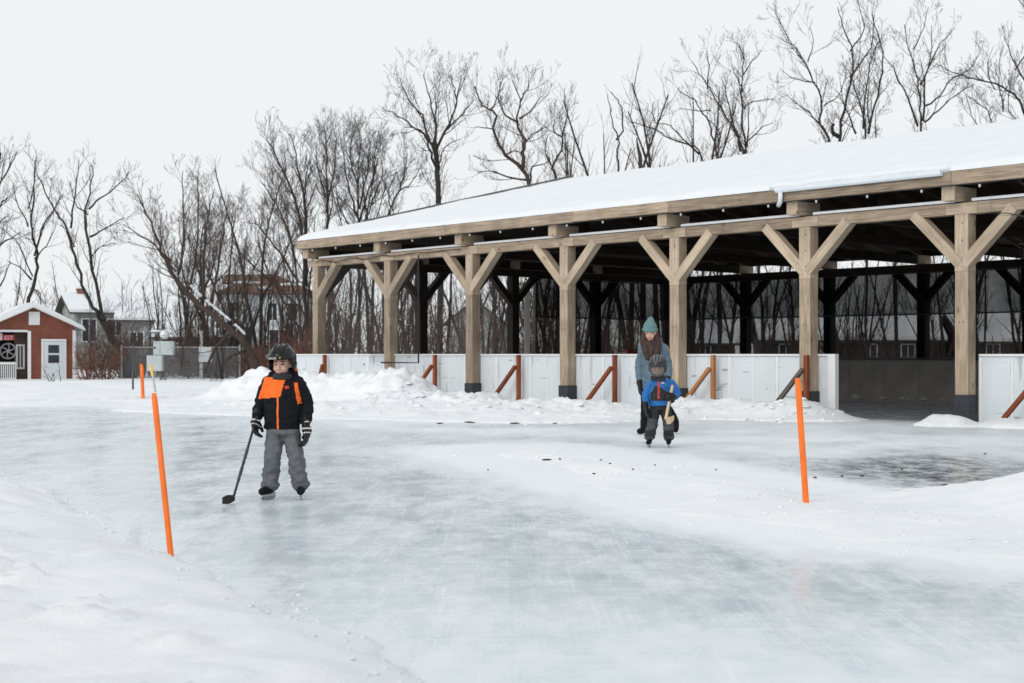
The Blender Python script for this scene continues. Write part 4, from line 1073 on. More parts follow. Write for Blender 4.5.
# branch tips of a near tree whose trunk stands outside the frame
laid_tree('bare_tree', 'thin dark branch tips reaching in at the right edge before the nearest post', [
    ([(1190, 520), (1180, 300), (1120, 190), (1060, 120)], 10, 3), ([(1170, 290), (1100, 245), (1040, 222), (1002, 212)], 3, .5), ([(1150, 250), (1080, 215), (1030, 200), (1008, 184)], 2.4, .45), ([(1120, 255), (1060, 250), (1022, 243)], 2, .4)], 19, 61, ln=.45, dens=2.2, depth=1, rmin=.003, jit=.4)

# ------------------------------------------------------------------ houses beyond the thicket
GLASS = mat('dark_glass', (.03, .035, .045), .12, .3, 2)
TRIM = mat('white_trim', (.70, .72, .73), .6, .06, 3)
def window(par, x0, x1, z0, z1, y, bars=1, fr=.07):
    b = MB(); b.box(x0 - fr, x1 + fr, y - .05, y + .02, z1, z1 + fr); b.box(x0 - fr, x1 + fr, y - .07, y + .02, z0 - fr, z0)
    b.box(x0 - fr, x0, y - .05, y + .02, z0 + .001, z1 - .001); b.box(x1, x1 + fr, y - .05, y + .02, z0 + .001, z1 - .001)
    for i in range(bars):
        xm = x0 + (x1 - x0) * (i + 1) / (bars + 1); b.box(xm - .02, xm + .02, y - .04, y + .01, z0 + .002, z1 - .002)
    w = b.build('window', TRIM, par)
    b = MB(); b.box(x0 + .001, x1 - .001, y - .012, y - .004, z0 + .001, z1 - .001); b.build('pane', GLASS, w)
def house(label, px, d, rz, L, Wd, ze, zr, wall, roof, wins=(), kind='gable_x', oh=.45, chimney=None, snow_t=.22, name='house'):
    """origin at the front left corner; x along the long wall, y back"""
    p = at(px, HZ, d); p.z = -.1
    t = thing(name, label, 'house', p, rz)
    b = MB()
    if kind == 'gable_x':
        b.prism([(0, 0), (Wd, 0), (Wd, ze), (Wd / 2, zr - .05), (0, ze)], 0, L, axis='x')
    elif kind == 'gable_y':
        b.prism([(0, 0), (L, 0), (L, ze), (L / 2, zr - .05), (0, ze)], 0, Wd, axis='y')
    else: b.box(0, L, 0, Wd, 0, ze)
    b.build('wall', wall, t)
    def slab(m, th, lift, nm, o=oh):
        b = MB(); e = (zr - ze)
        if kind == 'gable_x':
            s = e / (Wd / 2); zz = ze - s * o
            b.prism([(-o, zz + lift), (Wd / 2, zr + lift), (Wd + o, zz + lift), (Wd + o, zz + lift + th), (Wd / 2, zr + lift + th), (-o, zz + lift + th)], -o, L + o, axis='x')
        elif kind == 'gable_y':
            s = e / (L / 2); zz = ze - s * o
            b.prism([(-o, zz + lift), (L / 2, zr + lift), (L + o, zz + lift), (L + o, zz + lift + th), (L / 2, zr + lift + th), (-o, zz + lift + th)], -o, Wd + o, axis='y')
        else:
            v = [(-o, -o, ze + lift), (L + o, -o, ze + lift), (L + o, Wd + o, ze + lift), (-o, Wd + o, ze + lift), (L * .42, Wd * .5, zr + lift), (L * .6, Wd * .5, zr + lift)]
            u = [(x, y, z + th) for x, y, z in v]
            b.add(u + v, [(0, 1, 5, 4), (1, 2, 5), (2, 3, 4, 5), (3, 0, 4), (9, 8, 7, 6), (0, 6, 7, 1), (1, 7, 8, 2), (2, 8, 9, 3), (3, 9, 6, 0)])
        return b.build(nm, m, t)
    r = slab(roof, .12, 0, 'roof')
    if snow_t: slab(ROOFSNOW, snow_t, .122, 'roof_snow', oh - .04)
    for w in wins: window(t, *w)
    if chimney:
        b = MB(); x, y, z0, z1 = chimney; b.box(x - .25, x + .25, y - .25, y + .25, z0, z1); b.box(x - .3, x + .3, y - .3, y + .3, z1 + .001, z1 + .1)
        b.build('chimney', mat('chimney_brick', (.2, .1, .07), .9, .3, 6), r)
    return t
SID_G = siding('grey_green_siding', (.31, .335, .325)); SID_W = siding('white_siding', (.60, .645, .67)); SID_D = siding('grey_siding', (.30, .32, .335)); SID_B = siding('dark_brown_siding', (.06, .05, .045))
RSH = mat('dark_shingle', (.07, .065, .06), .9, .3, 6)
RED_T = mat('red_brown_shingle', (.145, .075, .056), .9, .3, 7, bump=.4)
house('grey green bungalow with a snow covered roof behind the red hut', 75, 98, math.radians(26), 4.4, 6.6, 4.2, 5.35, SID_G, RSH, [(.5, 1.4, 2.2, 3.7, 0), (2.2, 3.3, 2.6, 3.7, 0)], chimney=(.9, 3.2, 5.0, 5.85))
s = house('low house with a snowy roof right of the grey green bungalow', 121, 92, math.radians(12), 2.6, 4, 3.5, 4.1, SID_D, RSH, [(.6, 1.4, 1.7, 2.7, 0)])
house('long low shed with a snow covered roof behind the grey cabinets', 158, 84, math.radians(4), 4.2, 4, 2.35, 3.2, SID_B, RSH, [(.8, 1.5, 1.1, 1.9, 0)], name='shed')
h = house('pale two storey house with a red brown hip roof left of the pavilion', 222, 100, math.radians(10), 6.2, 6, 5.5, 7.0, SID_W, RED_T,
          [(.6, 1.2, 3.7, 4.9, 0), (3.2, 3.8, 3.7, 4.9, 0), (4.6, 5.2, 3.7, 4.9, 0), (.9, 2.0, 2.2, 3.2, 0), (3.3, 4.6, 1.6, 3.0, 0)], kind='hip', snow_t=0)
b = MB()
for cx, cy, rx, ry in ((1.7, 1.2, 1.0, .3), (4.6, .9, .6, .35), (5.6, 1.6, .9, .35), (3.0, .3, .5, .2)):
    zz = 5.5 + .16 + 1.5 * min(cy + .45, 3.45) / 3.45; b.ell((cx, cy, zz), (rx, ry, .14), 10, 6)
b.build('roof_snow', ROOFSNOW, h, smooth=True)
house('white house with a flat red brown roof peeking above the hip roofed one', 228, 112, math.radians(5), 2.7, 5, 6.9, 7.6, SID_W, RED_T, [(.5, 1.1, 5.6, 6.4, 0)], snow_t=0)
house('grey gabled house seen between the posts at the left end of the pavilion', 449, 104, math.radians(-6), 3.9, 8, 3.7, 5.2, SID_D, RSH, [(1.4, 2.2, 2.0, 3.1, 0)], kind='gable_y')
house('small gabled house with a snowy roof seen through the net right of the woman', 688, 88, math.radians(8), 3.0, 4, 2.2, 3.9, SID_B, RSH, [(.8, 1.4, 1.0, 1.8, 0)])
house('snowy roofed house seen through the net left of the sixth post', 764, 92, math.radians(-3), 3.6, 6, 2.3, 4.0, SID_B, RSH, [(1.0, 1.8, 1.1, 1.9, 0)])
house('long low house with a snowy roof seen through the net in the open bay', 845, 92, math.radians(-4), 6.0, 6, 2.3, 3.9, SID_B, RSH, [(1.2, 2.0, 1.1, 1.9, 0), (3.6, 4.4, 1.1, 1.9, 0)])
house('low snowy roofed house at the right edge seen through the net', 968, 90, math.radians(3), 6.0, 6, 2.2, 3.9, SID_B, RSH, [(1.2, 2.0, 1.1, 1.9, 0)])

# ------------------------------------------------------------------ red hut
HD = 62.0; K = F / HD
def hx(px): return (px - 33) / K
def hz(py): return EYE + (HZ - py) / K
hp = at(33, HZ, HD)
hut = thing('hut', 'small red brown hut with a white door, porch railing and snow on its gable roof', 'hut', (hp.x, hp.y, 0), math.radians(25))
RB = siding('red_brown_siding', (.20, .062, .036), .14)
GB = siding('grey_brown_siding', (.10, .075, .065), .14)
zc = hz(326); za = hz(307.5); xl, xr = hx(-7), hx(73)
b = MB(); b.prism([(hx(28.5), -.2), (xr, -.2), (xr, zc), (0, za), (xl, zc), (xl, hz(331.5)), (hx(28.5), hz(331.5))], 0, .12, axis='y')
b.box(hx(28.5), hx(28.5) + .1, .121, 4.2, -.2, hz(331)); b.box(xr - .1, xr - .001, .121, 4.2, -.2, zc - .06); b.box(xl, hx(28.5) - .001, 3.2, 3.3, -.2, hz(331)); b.box(xl, xl + .1, .121, 3.19, -.2, hz(331))
b.box(xl + .11, xr - .11, 4.1, 4.2, -.2, zc - .1)
b.build('wall', RB, hut)
b = MB(); b.box(hx(17), hx(28.3), .75, .85, -.2, hz(332)); b.build('porch_wall', GB, hut)
b = MB(); b.box(xl + .1, hx(17), 1.6, 1.7, -.2, hz(332)); b.build('porch_shade_panel', mat('dark_interior', (.02, .02, .022), .8, .3, 3), hut)  # near-black panel standing in for the shaded depth of the porch
window(hut, hx(20.2), hx(25.2), hz(367.5), hz(346), .74, 1, .075)
b = MB(); sl_ = (za - zc) / (xr); o_ = .42; ze_ = zc - sl_ * o_
b.prism([(xl - o_, ze_), (0, za), (xr + o_, ze_), (xr + o_, ze_ + .09), (0, za + .09), (xl - o_, ze_ + .09)], -.35, 4.5, axis='y'); rf = b.build('roof', TRIM, hut)
b = MB(); b.prism([(xl - o_ + .03, ze_ + .092), (0, za + .092), (xr + o_ - .03, ze_ + .092), (xr + o_ - .06, ze_ + .19), (.25, za + .16), (0, za + .20), (-.3, za + .19), (xl - o_ + .05, ze_ + .23)], -.32, 4.45, axis='y')
b.build('roof_snow', ROOFSNOW, rf)
def hbox(nm, x0, x1, y0, y1, m, dy0, dy1, par=hut):
    b = MB(); b.box(hx(x0), hx(x1), dy0, dy1, hz(y1), hz(y0)); return b.build(nm, m, par, bevel=.008)
hbox('gable_vent', 29, 39.5, 311.7, 325, TRIM, -.05, -.002)
hbox('corner_trim', 28, 31.2, 331, 384, TRIM, -.04, -.002); hbox('corner_trim', 71.2, 74.5, 330, 384, TRIM, -.04, .11)
hbox('porch_beam', -7, 28, 330, 332.2, TRIM, -.035, -.003); hbox('porch_post', -7, -4, 332.4, 384, TRIM, -.03, .1)
b = MB(); b.box(hx(41), hx(43), -.06, -.002, -.1, hz(341.3)); b.box(hx(63), hx(65), -.06, -.002, -.1, hz(341.3)); b.box(hx(41), hx(65), -.06, -.002, hz(341.2), hz(339)); b.build('door_frame', TRIM, hut)
dr = hbox('door', 43.1, 62.9, 341.4, 384, mat('door_white', (.60, .66, .69), .45, .06, 4), -.04, -.004)
hbox('pane', 47.5, 58, 345, 353, GLASS, -.055, -.041, dr); hbox('pane', 47.5, 58, 355, 363, GLASS, -.055, -.041, dr)
b = MB(); b.ell((hx(45.3), -.08, hz(366.5)), (.035, .04, .035), 8, 6); b.build('handle', mat('steel', (.5, .5, .5), .3, .1, 5, metallic=1), dr, smooth=True)
rl = hbox('railing', -4, 17, 362, 364.6, TRIM, .0, .09)
b = MB()
for i in range(9): x = hx(1.5 + i * 1.9); b.box(x - .022, x + .022, .02, .06, -.1, hz(365))
b.box(hx(-4), hx(17), .015, .075, hz(379), hz(377.8)); b.build('baluster', TRIM, rl)
# sign over the porch
sg = thing('porch_sign', 'red sign with pale letters hanging in the porch of the hut', 'sign', (hp.x, hp.y, 0), math.radians(25))
b = MB(); b.box(hx(4.6), hx(16), .30, .34, hz(340.2), hz(334.8)); b.build('panel', mat('sign_red', (.50, .03, .025), .5, .1, 5), sg)
b = MB(); b.box(hx(-3), hx(4.5), .30, .34, hz(340.2), hz(333)); b.build('white_panel', TRIM, sg)
def text(body, size, m, parent, loc, rot=(PI / 2, 0, 0), name='lettering', ex=.004):
    cu = bpy.data.curves.new('lettering', 'FONT'); cu.body = body; cu.size = size; cu.extrude = ex; cu.align_x = 'CENTER'
    to = bpy.data.objects.new('tmp', cu); C.objects.link(to)
    dg = bpy.context.evaluated_depsgraph_get(); me = bpy.data.meshes.new_from_object(to.evaluated_get(dg))
    bpy.data.objects.remove(to); me.materials.clear(); me.materials.append(m)
    o = link(me, name, parent); o.location = loc; o.rotation_euler = rot; return o
text('EST', .24, TRIM, sg, (hx(10.8), .29, hz(339.6)))
# round wire wheel hanging in the porch
wh = thing('round_decoration', 'pale round wheel like decoration hanging in the hut porch below the sign', 'decoration', (hp.x + hx(11) * math.cos(math.radians(25)) - .7 * math.sin(math.radians(25)), hp.y + hx(11) * math.sin(math.radians(25)) + .7 * math.cos(math.radians(25)), hz(351)), math.radians(25))
b = MB(); PALE = mat('pale_metal', (.45, .46, .47), .5, .2, 9)
b.tube([(.33 * math.cos(a), 0, .33 * math.sin(a)) for a in np.linspace(0, 2 * PI, 25)], .035, 6, cap=False); b.build('rim', PALE, wh)
b = MB(); 
for i in range(6):
    a = i * PI / 3 + .3; b.tube([(0, 0, 0), (.2 * math.cos(a), -.03, .2 * math.sin(a)), (.32 * math.cos(a + .25), 0, .32 * math.sin(a + .25))], .03, 5)
b.build('spoke', PALE, wh)
b = MB(); b.ell((0, 0, 0), (.09, .05, .09)); b.build('hub', PALE, wh)
b = MB(); b.box(-.14, .14, -.14, .14, 0, .3); b.ell((0, 0, .32), (.12, .12, .07))
tag(b.build('bucket', mat('yellow_bucket', (.7, .45, .05), .5), loc=(hp.x + hx(-.5), hp.y - 1.0, .05)), 'small yellow bucket at the left end of the hut railing', 'bucket')

# ------------------------------------------------------------------ grey cabinets, meter, chain link fence
CAB = mat('cabinet_grey', (.47, .51, .53), .5, .08, 3); POLE = mat('galvanised', (.14, .145, .15), .6, .2, 5)
cd_ = 60.0; kc = F / cd_
def cz(py): return EYE + (HZ - py) / kc
cp = at(161, HZ, cd_); cx_ = lambda px: (px - 161) / kc
cab = thing('utility_cabinets', 'two pale grey utility cabinets on a dark post with a snow capped lamp on top', 'utility cabinet', (cp.x, cp.y, 0), 0)
b = MB(); b.box(-.05, .05, .0, .1, -.3, cz(332)); b.box(.12, .2, .02, .1, -.3, cz(372)); b.build('post', POLE, cab)
def cbox(nm, x0, x1, y0, y1, m, d0, d1, bv=.02):
    b = MB(); b.box(cx_(x0), cx_(x1), d0, d1, cz(y1), cz(y0)); return b.build(nm, m, cab, bevel=bv)
c1 = cbox('upper_cabinet', 155, 175.4, 341.3, 355, CAB, -.3, -.002); c2 = cbox('lower_cabinet', 148.8, 164, 355.4, 371, CAB, -.36, -.003)
b = MB(); b.ell((cx_(156.6), -.31, cz(347.8)), (.045, .02, .055), 8, 6); b.build('lock', BLACK, c1)
b = MB(); b.box(cx_(161.6), cx_(162.0), -.306, -.3, cz(354.4), cz(342)); b.build('seam', POLE, c1)
cbox('lamp_arm', 151, 162, 331.8, 333.4, POLE, -.1, .15, .01); 
b = MB(); b.ell((cx_(156), 0, cz(331.2)), (.26, .2, .05)); b.ell((cx_(165), -.05, cz(334.5)), (.20, .2, .20)); b.build('snow_cap', ROOFSNOW, cab, smooth=True)
mp_ = at(206, HZ, 61); km = F / 61
mt_ = thing('meter_box', 'pale grey meter box on a light post right of the grey cabinets', 'meter box', (mp_.x, mp_.y, 0), 0)
b = MB(); b.box(-.27, .27, -.2, 0, EYE + (HZ - 362) / km, EYE + (HZ - 347) / km); b.build('box', CAB, mt_, bevel=.03)
b = MB(); b.box(-.26, -.15, .01, .1, -.3, EYE + (HZ - 331) / km); b.build('post', mat('light_post', (.36, .36, .35), .7), mt_)
fp0, fp1 = at(122, HZ, 63), at(240, HZ, 63.5)
fe = thing('chain_link_fence', 'grey chain link fence with posts behind the grey cabinets', 'fence', (fp0.x, fp0.y, 0), 0)
Lf = fp1.x - fp0.x
b = MB(); b.add([(0, 0, 0), (Lf, .5, 0), (Lf, .5, 1.5), (0, 0, 1.5)], [(0, 1, 2, 3)]); b.build('wire_mesh', net_mat('chain_link', .6, (.2, .21, .22), .12), fe)
for i in range(4):
    x = Lf * i / 3; b = MB(); b.tube([(x, .5 * i / 3 - .05, -.3), (x, .5 * i / 3 - .05, 1.6)], .045, 8); b.build('post', mat('fence_post', (.33, .34, .34), .6), fe)
b = MB(); b.tube([(0, -.05, 1.5), (Lf, .45, 1.5)], .025, 6); b.build('top_rail', MATS['fence_post'], fe)

# ------------------------------------------------------------------ people
def fuse(mb, name, voxel, sm=4, disp=0, dscale=18, dfun=None, decimate=None):
    me = mb.mesh(name); o = bpy.data.objects.new('tmp', me); C.objects.link(o)
    r = o.modifiers.new('r', 'REMESH'); r.mode = 'VOXEL'; r.voxel_size = voxel
    s = o.modifiers.new('s', 'SMOOTH'); s.iterations = sm; s.factor = .5
    dg = bpy.context.evaluated_depsgraph_get(); dg.update()
    out = bpy.data.meshes.new_from_object(o.evaluated_get(dg)); bpy.data.objects.remove(o); bpy.data.meshes.remove(me)
    if disp:
        nv = len(out.vertices); no = [v.normal.copy() for v in out.vertices]
        for i, v in enumerate(out.vertices):
            a = disp * (dfun(v.co) if dfun else 1)
            q = Vector((v.co.x * dscale, v.co.y * dscale, v.co.z * dscale * 1.6))
            n = mnoise.noise(q) + .5 * mnoise.noise(q * 2.1 + Vector((7, 3, 1)))
            v.co += no[i] * (n * a)
    out.update()
    out.polygons.foreach_set('use_smooth', [True] * len(out.polygons)); out.name = name
    return out
def paint(me, mats, fn):
    me.materials.clear()
    for m in mats: me.materials.append(m)
    idx = [fn(p.center, p.normal) for p in me.polygons]
    me.polygons.foreach_set('material_index', idx); me.update()
def inpoly(x, z, P):
    c = False; n = len(P)
    for i in range(n):
        (x0, z0), (x1, z1) = P[i], P[i - 1]
        if (z0 > z) != (z1 > z) and x < (x1 - x0) * (z - z0) / (z1 - z0) + x0: c = not c
    return c
def limb(mb, pts, n=12):
    """closed tapering tube with rounded ends: points (x, y, z, r)"""
    P = smooth_poly([Vector(p[:3]) for p in pts], 4); k = len(P); R = np.interp(np.linspace(0, len(pts) - 1, k), range(len(pts)), [p[3] for p in pts])
    mb.tube(P, list(R), n)
    mb.ell(P[0], (R[0],) * 3, n, 8); mb.ell(P[-1], (R[-1],) * 3, n, 8)
SKIN = mat('skin', (.56, .34, .26), .5, .12, 14, spec=.4); LIP = mat('lips', (.42, .17, .14), .5); EYE_M = mat('eyes', (.05, .035, .03), .3); BROW = mat('brows', (.14, .08, .05), .8)
KBLK = mat('black_fabric', (.006, .007, .010), .8, .35, 30, bump=.3, bscale=60, spec=.2); KORG = mat('orange_fabric', (1.0, .15, .006), .7, .1, 25, bump=.2, bscale=60)
KGRY = mat('grey_snow_pants', (.115, .12, .13), .8, .22, 16, bump=.35, bscale=45); GLV = mat('black_leather', (.007, .007, .009), .5, .3, 30, spec=.3); GWH = mat('glove_white', (.6, .6, .58), .6, .1, 10)
STEEL = mat('blade_steel', (.32, .33, .35), .3, .05, 8, metallic=.6); HOLD = mat('holder_white', (.5, .51, .53), .4, .05, 8)
HELM = mat('helmet_black', (.005, .005, .006), .25, .2, 10, spec=.35)

def head_body(mb, c, s=1.0, yaw=0, pitch=0):
    R = Matrix.Rotation(yaw, 3, 'Z') @ Matrix.Rotation(pitch, 3, 'X'); c = Vector(c)
    T = lambda x, y, z: c + R @ (Vector((x, y, z)) * s)
    mb.ell(T(0, .008, .02), (.074 * s, .092 * s, .095 * s), 20, 14, R); mb.ell(T(0, -.022, -.045), (.058 * s, .066 * s, .07 * s), 16, 12, R)
    mb.ell(T(0, -.066, -.088), (.024 * s, .022 * s, .02 * s), 10, 8, R)                       # chin
    mb.tube([T(0, -.082, .02), T(0, -.098, -.012), T(0, -.106, -.026)], [.009 * s, .012 * s, .015 * s], 8); mb.ell(T(0, -.1, -.028), (.018 * s, .014 * s, .012 * s), 8, 6, R)
    for sx in (-1, 1):
        mb.ell(T(sx * .035, -.068, -.03), (.026 * s, .02 * s, .024 * s), 10, 8, R)             # cheeks
        mb.ell(T(sx * .03, -.078, .03), (.024 * s, .012 * s, .009 * s), 8, 6, R)               # brow ridge
        mb.ell(T(sx * .077, .01, -.01), (.012 * s, .022 * s, .032 * s), 8, 8, R)               # ears
    mb.ell(T(0, -.088, -.058), (.022 * s, .010 * s, .006 * s), 8, 6, R); mb.ell(T(0, -.086, -.067), (.019 * s, .010 * s, .006 * s), 8, 6, R)
    Ri = R.transposed()
    return lambda p: Ri @ (Vector(p) - c) / s
def face_paint(loc, hair=False):
    def fn(c, n):
        q = loc(c)
        if q.y < -.045 and abs(q.x) < .06:
            if abs(abs(q.x) - .031) < .014 and abs(q.z - .008) < .0075: return 2
            if abs(abs(q.x) - .031) < .02 and abs(q.z - .031) < .005: return 3
            if abs(q.x) < .024 and abs(q.z + .062) < .008: return 1
        return 0
    return fn
def hand(mb, wrist, d, side, s=1.0, curl=.9, pn=None):
    """palm, four unequal curled fingers and a thumb; d points along the hand, pn is the way the palm faces"""
    d = Vector(d).normalized(); pn = Vector(pn or (0, 1, 0)); pn = (pn - d * pn.dot(d)).normalized(); sx = d.cross(pn) * side; w = Vector(wrist)
    mb.ell(w + d * .045 * s, (.02 * s, .045 * s, .048 * s), 12, 10, Matrix((pn, sx, d)).transposed())
    for i, (o, ln) in enumerate(((-.033, .062), (-.011, .072), (.011, .068), (.032, .052))):
        p = w + d * .08 * s + sx * o * s; dd = d.copy(); q = [p - dd * .03 * s, p]; 
        for k in range(3):
            dd = (dd * math.cos(curl * .6) + pn * math.sin(curl * .6)).normalized() if k else (dd + pn * .25 * curl).normalized()
            pn_k = pn; q.append(q[-1] + dd * ln * s * (.42, .33, .25)[k])
        mb.tube(q, [.0135 * s, .0135 * s, .013 * s, .012 * s, .010 * s], 8); mb.ell(q[-1], (.010 * s,) * 3, 8, 6)
    p = w + d * .02 * s - sx * .03 * s; q = [p, p - sx * .025 * s + d * .025 * s + pn * .012 * s, p - sx * .03 * s + d * .055 * s + pn * .03 * s]
    mb.tube(q, [.016 * s, .014 * s, .011 * s], 8); mb.ell(q[-1], (.011 * s,) * 3, 8, 6)
def skate(par, ankle, toe, black=KBLK, s=1.0):
    a = Vector(ankle); d = Vector((toe[0] - a.x, toe[1] - a.y, 0)).normalized(); R = Matrix((Vector((-d.y, d.x, 0)), -d, Vector((0, 0, 1)))).transposed()  # local -y is forward
    P = lambda x, y, z: Vector((a.x, a.y, 0)) + R @ Vector((x * s, y * s, z * s))
    b = MB(); limb(b, [(*P(0, .02, .17), .042 * s), (*P(0, .015, .11), .042 * s), (*P(0, -.02, .085), .042 * s)]); limb(b, [(*P(0, .03, .085), .036 * s), (*P(0, -.06, .082), .038 * s), (*P(0, -.125, .078), .034 * s)]); 
    me = fuse(b, 'skate', .009 * s, 3); me.materials.append(black); o = link(me, 'skate', par)
    b = MB(); pts = [(.012, .09, .045), (.012, .09, .055), (.012, -.13, .055), (.012, -.13, .045), (.012, -.09, .03), (.012, .06, .03)]
    v = [P(x, y, z) for x, y, z in pts] + [P(-x, y, z) for x, y, z in pts]; k = 6
    b.add(v, [tuple(range(k)), tuple(range(2 * k - 1, k - 1, -1))] + [(i, i + k, (i + 1) % k + k, (i + 1) % k) for i in range(k)]); b.build('blade_holder', HOLD, o)
    b = MB(); pts = [(.003, .105, .022), (.003, .08, .032), (.003, -.11, .032), (.003, -.145, .026), (.003, -.12, .003), (.003, -.02, 0), (.003, .07, .002)]
    v = [P(x, y, z) for x, y, z in pts] + [P(-x, y, z) for x, y, z in pts]; k = 7
    b.add(v, [tuple(range(k)), tuple(range(2 * k - 1, k - 1, -1))] + [(i, i + k, (i + 1) % k + k, (i + 1) % k) for i in range(k)]); b.build('blade', STEEL, o)
    return o
def helmet(par, c, s=1.0, yaw=0, pitch=0, m=HELM, m2=None, visor=True):
    R = Matrix.Rotation(yaw, 3, 'Z') @ Matrix.Rotation(pitch, 3, 'X'); c = Vector(c); T = lambda x, y, z: c + R @ (Vector((x, y, z)) * s)
    b = MB(); b.ell((0, 0, 0), (.100, .122, .108), 40, 28)
    bm = bmesh.new(); me = b.mesh('helmet'); bm.from_mesh(me)
    kill = [f for f in bm.faces if (lambda q: q.z < -.075 or (q.y < -.02 and q.z < .022 and abs(q.x) < .088))(f.calc_center_median())]
    bmesh.ops.delete(bm, geom=kill, context='FACES'); bmesh.ops.transform(bm, matrix=Matrix.Translation(c) @ (R.to_4x4() @ Matrix.Scale(s, 4)), verts=bm.verts); bm.to_mesh(me); bm.free()
    me.polygons.foreach_set('use_smooth', [True] * len(me.polygons)); me.materials.append(m); o = link(me, 'helmet', par)
    so = o.modifiers.new('shell', 'SOLIDIFY'); so.thickness = .012 * s; so.offset = 1
    b = MB()
    for x in (-.045, 0, .045):   # raised ribs and a ridge line
        q = [T(x * (1 - .3 * abs(t)), -.122 * math.sin(t) * 1.05, .117 * math.cos(t)) for t in np.linspace(-1.2, 1.0, 12)]; b.tube(q, .007 * s if x else .009 * s, 6)
    b.build('helmet_rib', m2 or m, o, smooth=True)
    b = MB(); q = [T(.112 * math.sin(t), -.134 * math.cos(t), .026) for t in np.linspace(-1.35, 1.35, 16)]; b.tube(q, [.010 * s] + [.017 * s] * 14 + [.010 * s], 8); b.build('brow_band', m, o, smooth=True)
    for sx in (-1, 1):
        b = MB(); b.ell(T(sx * .098, .0, -.045), (.018 * s, .05 * s, .052 * s), 14, 10, R); b.build('ear_guard', m, o, smooth=True)
    b = MB(); q = [T(-.088, -.01, -.08), T(-.06, -.06, -.118), T(0, -.085, -.128), T(.06, -.06, -.118), T(.088, -.01, -.08)]; b.tube(q, .008 * s, 6); b.build('chin_strap', KBLK, o)
    return o, T

# --- boy in the orange and black jacket
B0 = at(283, HZ, 11.75); boy = thing('person', 'child in an orange and black jacket, grey snow pants and black helmet holding a stick', 'person', (B0.x, B0.y, 0), 0)
HC = (-.003, -.015, 1.118)
b = MB(); loc = head_body(b, HC, .95, -.18, .16)
limb(b, [(0, .02, 1.1, .045), (0, .02, 1.0, .05)]); b.loft([(0, 0, .59, .085, .06), (0, 0, .64, .105, .075), (0, 0, .8, .125, .09), (0, 0, .95, .135, .085), (0, 0, 1.0, .09, .06)])
LSH, LEL, LWR = (-.125, .0, .955), (-.19, .03, .785), (-.208, -.04, .68); RSH_, REL, RWR = (.13, .0, .95), (.194, .03, .775), (.192, -.035, .62)
for sh, el, wr in ((LSH, LEL, LWR), (RSH_, REL, RWR)): limb(b, [(*sh, .045), (*el, .030), (*wr, .022)])
hand(b, LWR, (-.1, -.3, -1), 1, .62, 1.2, (1, 0, 0)); hand(b, RWR, (.06, -.15, -1), -1, .62, .8, (-1, 0, 0))
LEGS = [((-.068, 0, .54), (-.085, -.03, .30), (-.115, .0, .09)), ((.066, 0, .54), (.118, -.03, .30), (.148, .01, .09))]
for hp_, kn, an in LEGS: limb(b, [(*hp_, .055), (*kn, .045), (*an, .033)])
me = fuse(b, 'body', .008, 3); paint(me, [SKIN, LIP, EYE_M, BROW], face_paint(loc)); link(me, 'body', boy)
# jacket
b = MB(); b.loft([(-.005, 0, .582, .148, .106), (-.005, 0, .63, .150, .108), (0, 0, .75, .152, .112), (0, 0, .88, .158, .110), (0, 0, .96, .150, .100), (0, .005, 1.01, .105, .085), (0, .005, 1.035, .078, .078), (0, .0, 1.05, .074, .074)], 28)
limb(b, [(-.118, 0, .965, .060), (-.168, .02, .87, .054), (-.192, .03, .785, .051), (-.203, .0, .73, .047), (-.208, -.03, .69, .046)])
limb(b, [(.122, 0, .962, .060), (.172, .02, .87, .054), (.196, .03, .775, .051), (.196, .0, .70, .048), (.192, -.02, .645, .047)])
b.tube([(-.09, .0, 1.035), (-.07, .08, 1.055), (0, .115, 1.06), (.07, .08, 1.055), (.095, .0, 1.035)], [.032, .045, .05, .045, .032], 10)
for cx in (-.09, .095): b.ell((cx, 0, 1.035), (.032,) * 3, 10, 8)
me = fuse(b, 'jacket', .0075, 2, .012, 13)
OC = [(-.150, 1.012), (.036, 1.006), (-.004, .850), (-.14, .835)]; OS = [(-.202, .83), (-.135, .836), (-.135, 1.0), (-.150, .985)]; OR = [(.102, .965), (.128, .965), (.158, .795), (.130, .785)]
def jk(c, n):
    if c.y < .02 and inpoly(c.x, c.z, OC): return 1
    if c.y < .03 and c.x < -.13 and inpoly(c.x, c.z, OS): return 1
    if c.y < .0 and inpoly(c.x, c.z, OR): return 1
    if c.y < 0 and abs(c.x + .025) < .0075 and .55 < c.z < .855: return 1
    return 0
paint(me, [KBLK, KORG], jk); jo = link(me, 'jacket', boy)
b = MB(); b.ell((.05, -.118, .927), (.006, .005, .016), 8, 6)
for k in (-1, 1):
    for z in (.92, .932): b.tube([(.05, -.119, z), (.05 + k * .013, -.116, z + .006), (.05 + k * .017, -.114, z - .006)], .003, 5)
b.build('chest_emblem', mat('emblem_red', (.7, .06, .03), .6), jo)
b = MB(); b.ell((.098, .02, 1.06), (.022, .04, .045), 10, 8); b.ell((-.088, .03, 1.055), (.018, .04, .03), 10, 8); b.build('hood_lining', KORG, jo, smooth=True)
b = MB(); b.ell((.083, -.01, 1.115), (.014, .03, .035), 10, 8); b.build('blue_liner', mat('blue_liner', (.02, .16, .3), .7), jo, smooth=True)
b = MB(); b.loft([(0, -.012, .99, .090, .090), (0, -.015, 1.025, .084, .090), (0, -.02, 1.048, .066, .074)], 20); me = fuse(b, 'neck_warmer', .008, 3, .006, 20); me.materials.append(mat('charcoal_fleece', (.022, .023, .028), .9, .3, 30)); link(me, 'neck_warmer', boy)
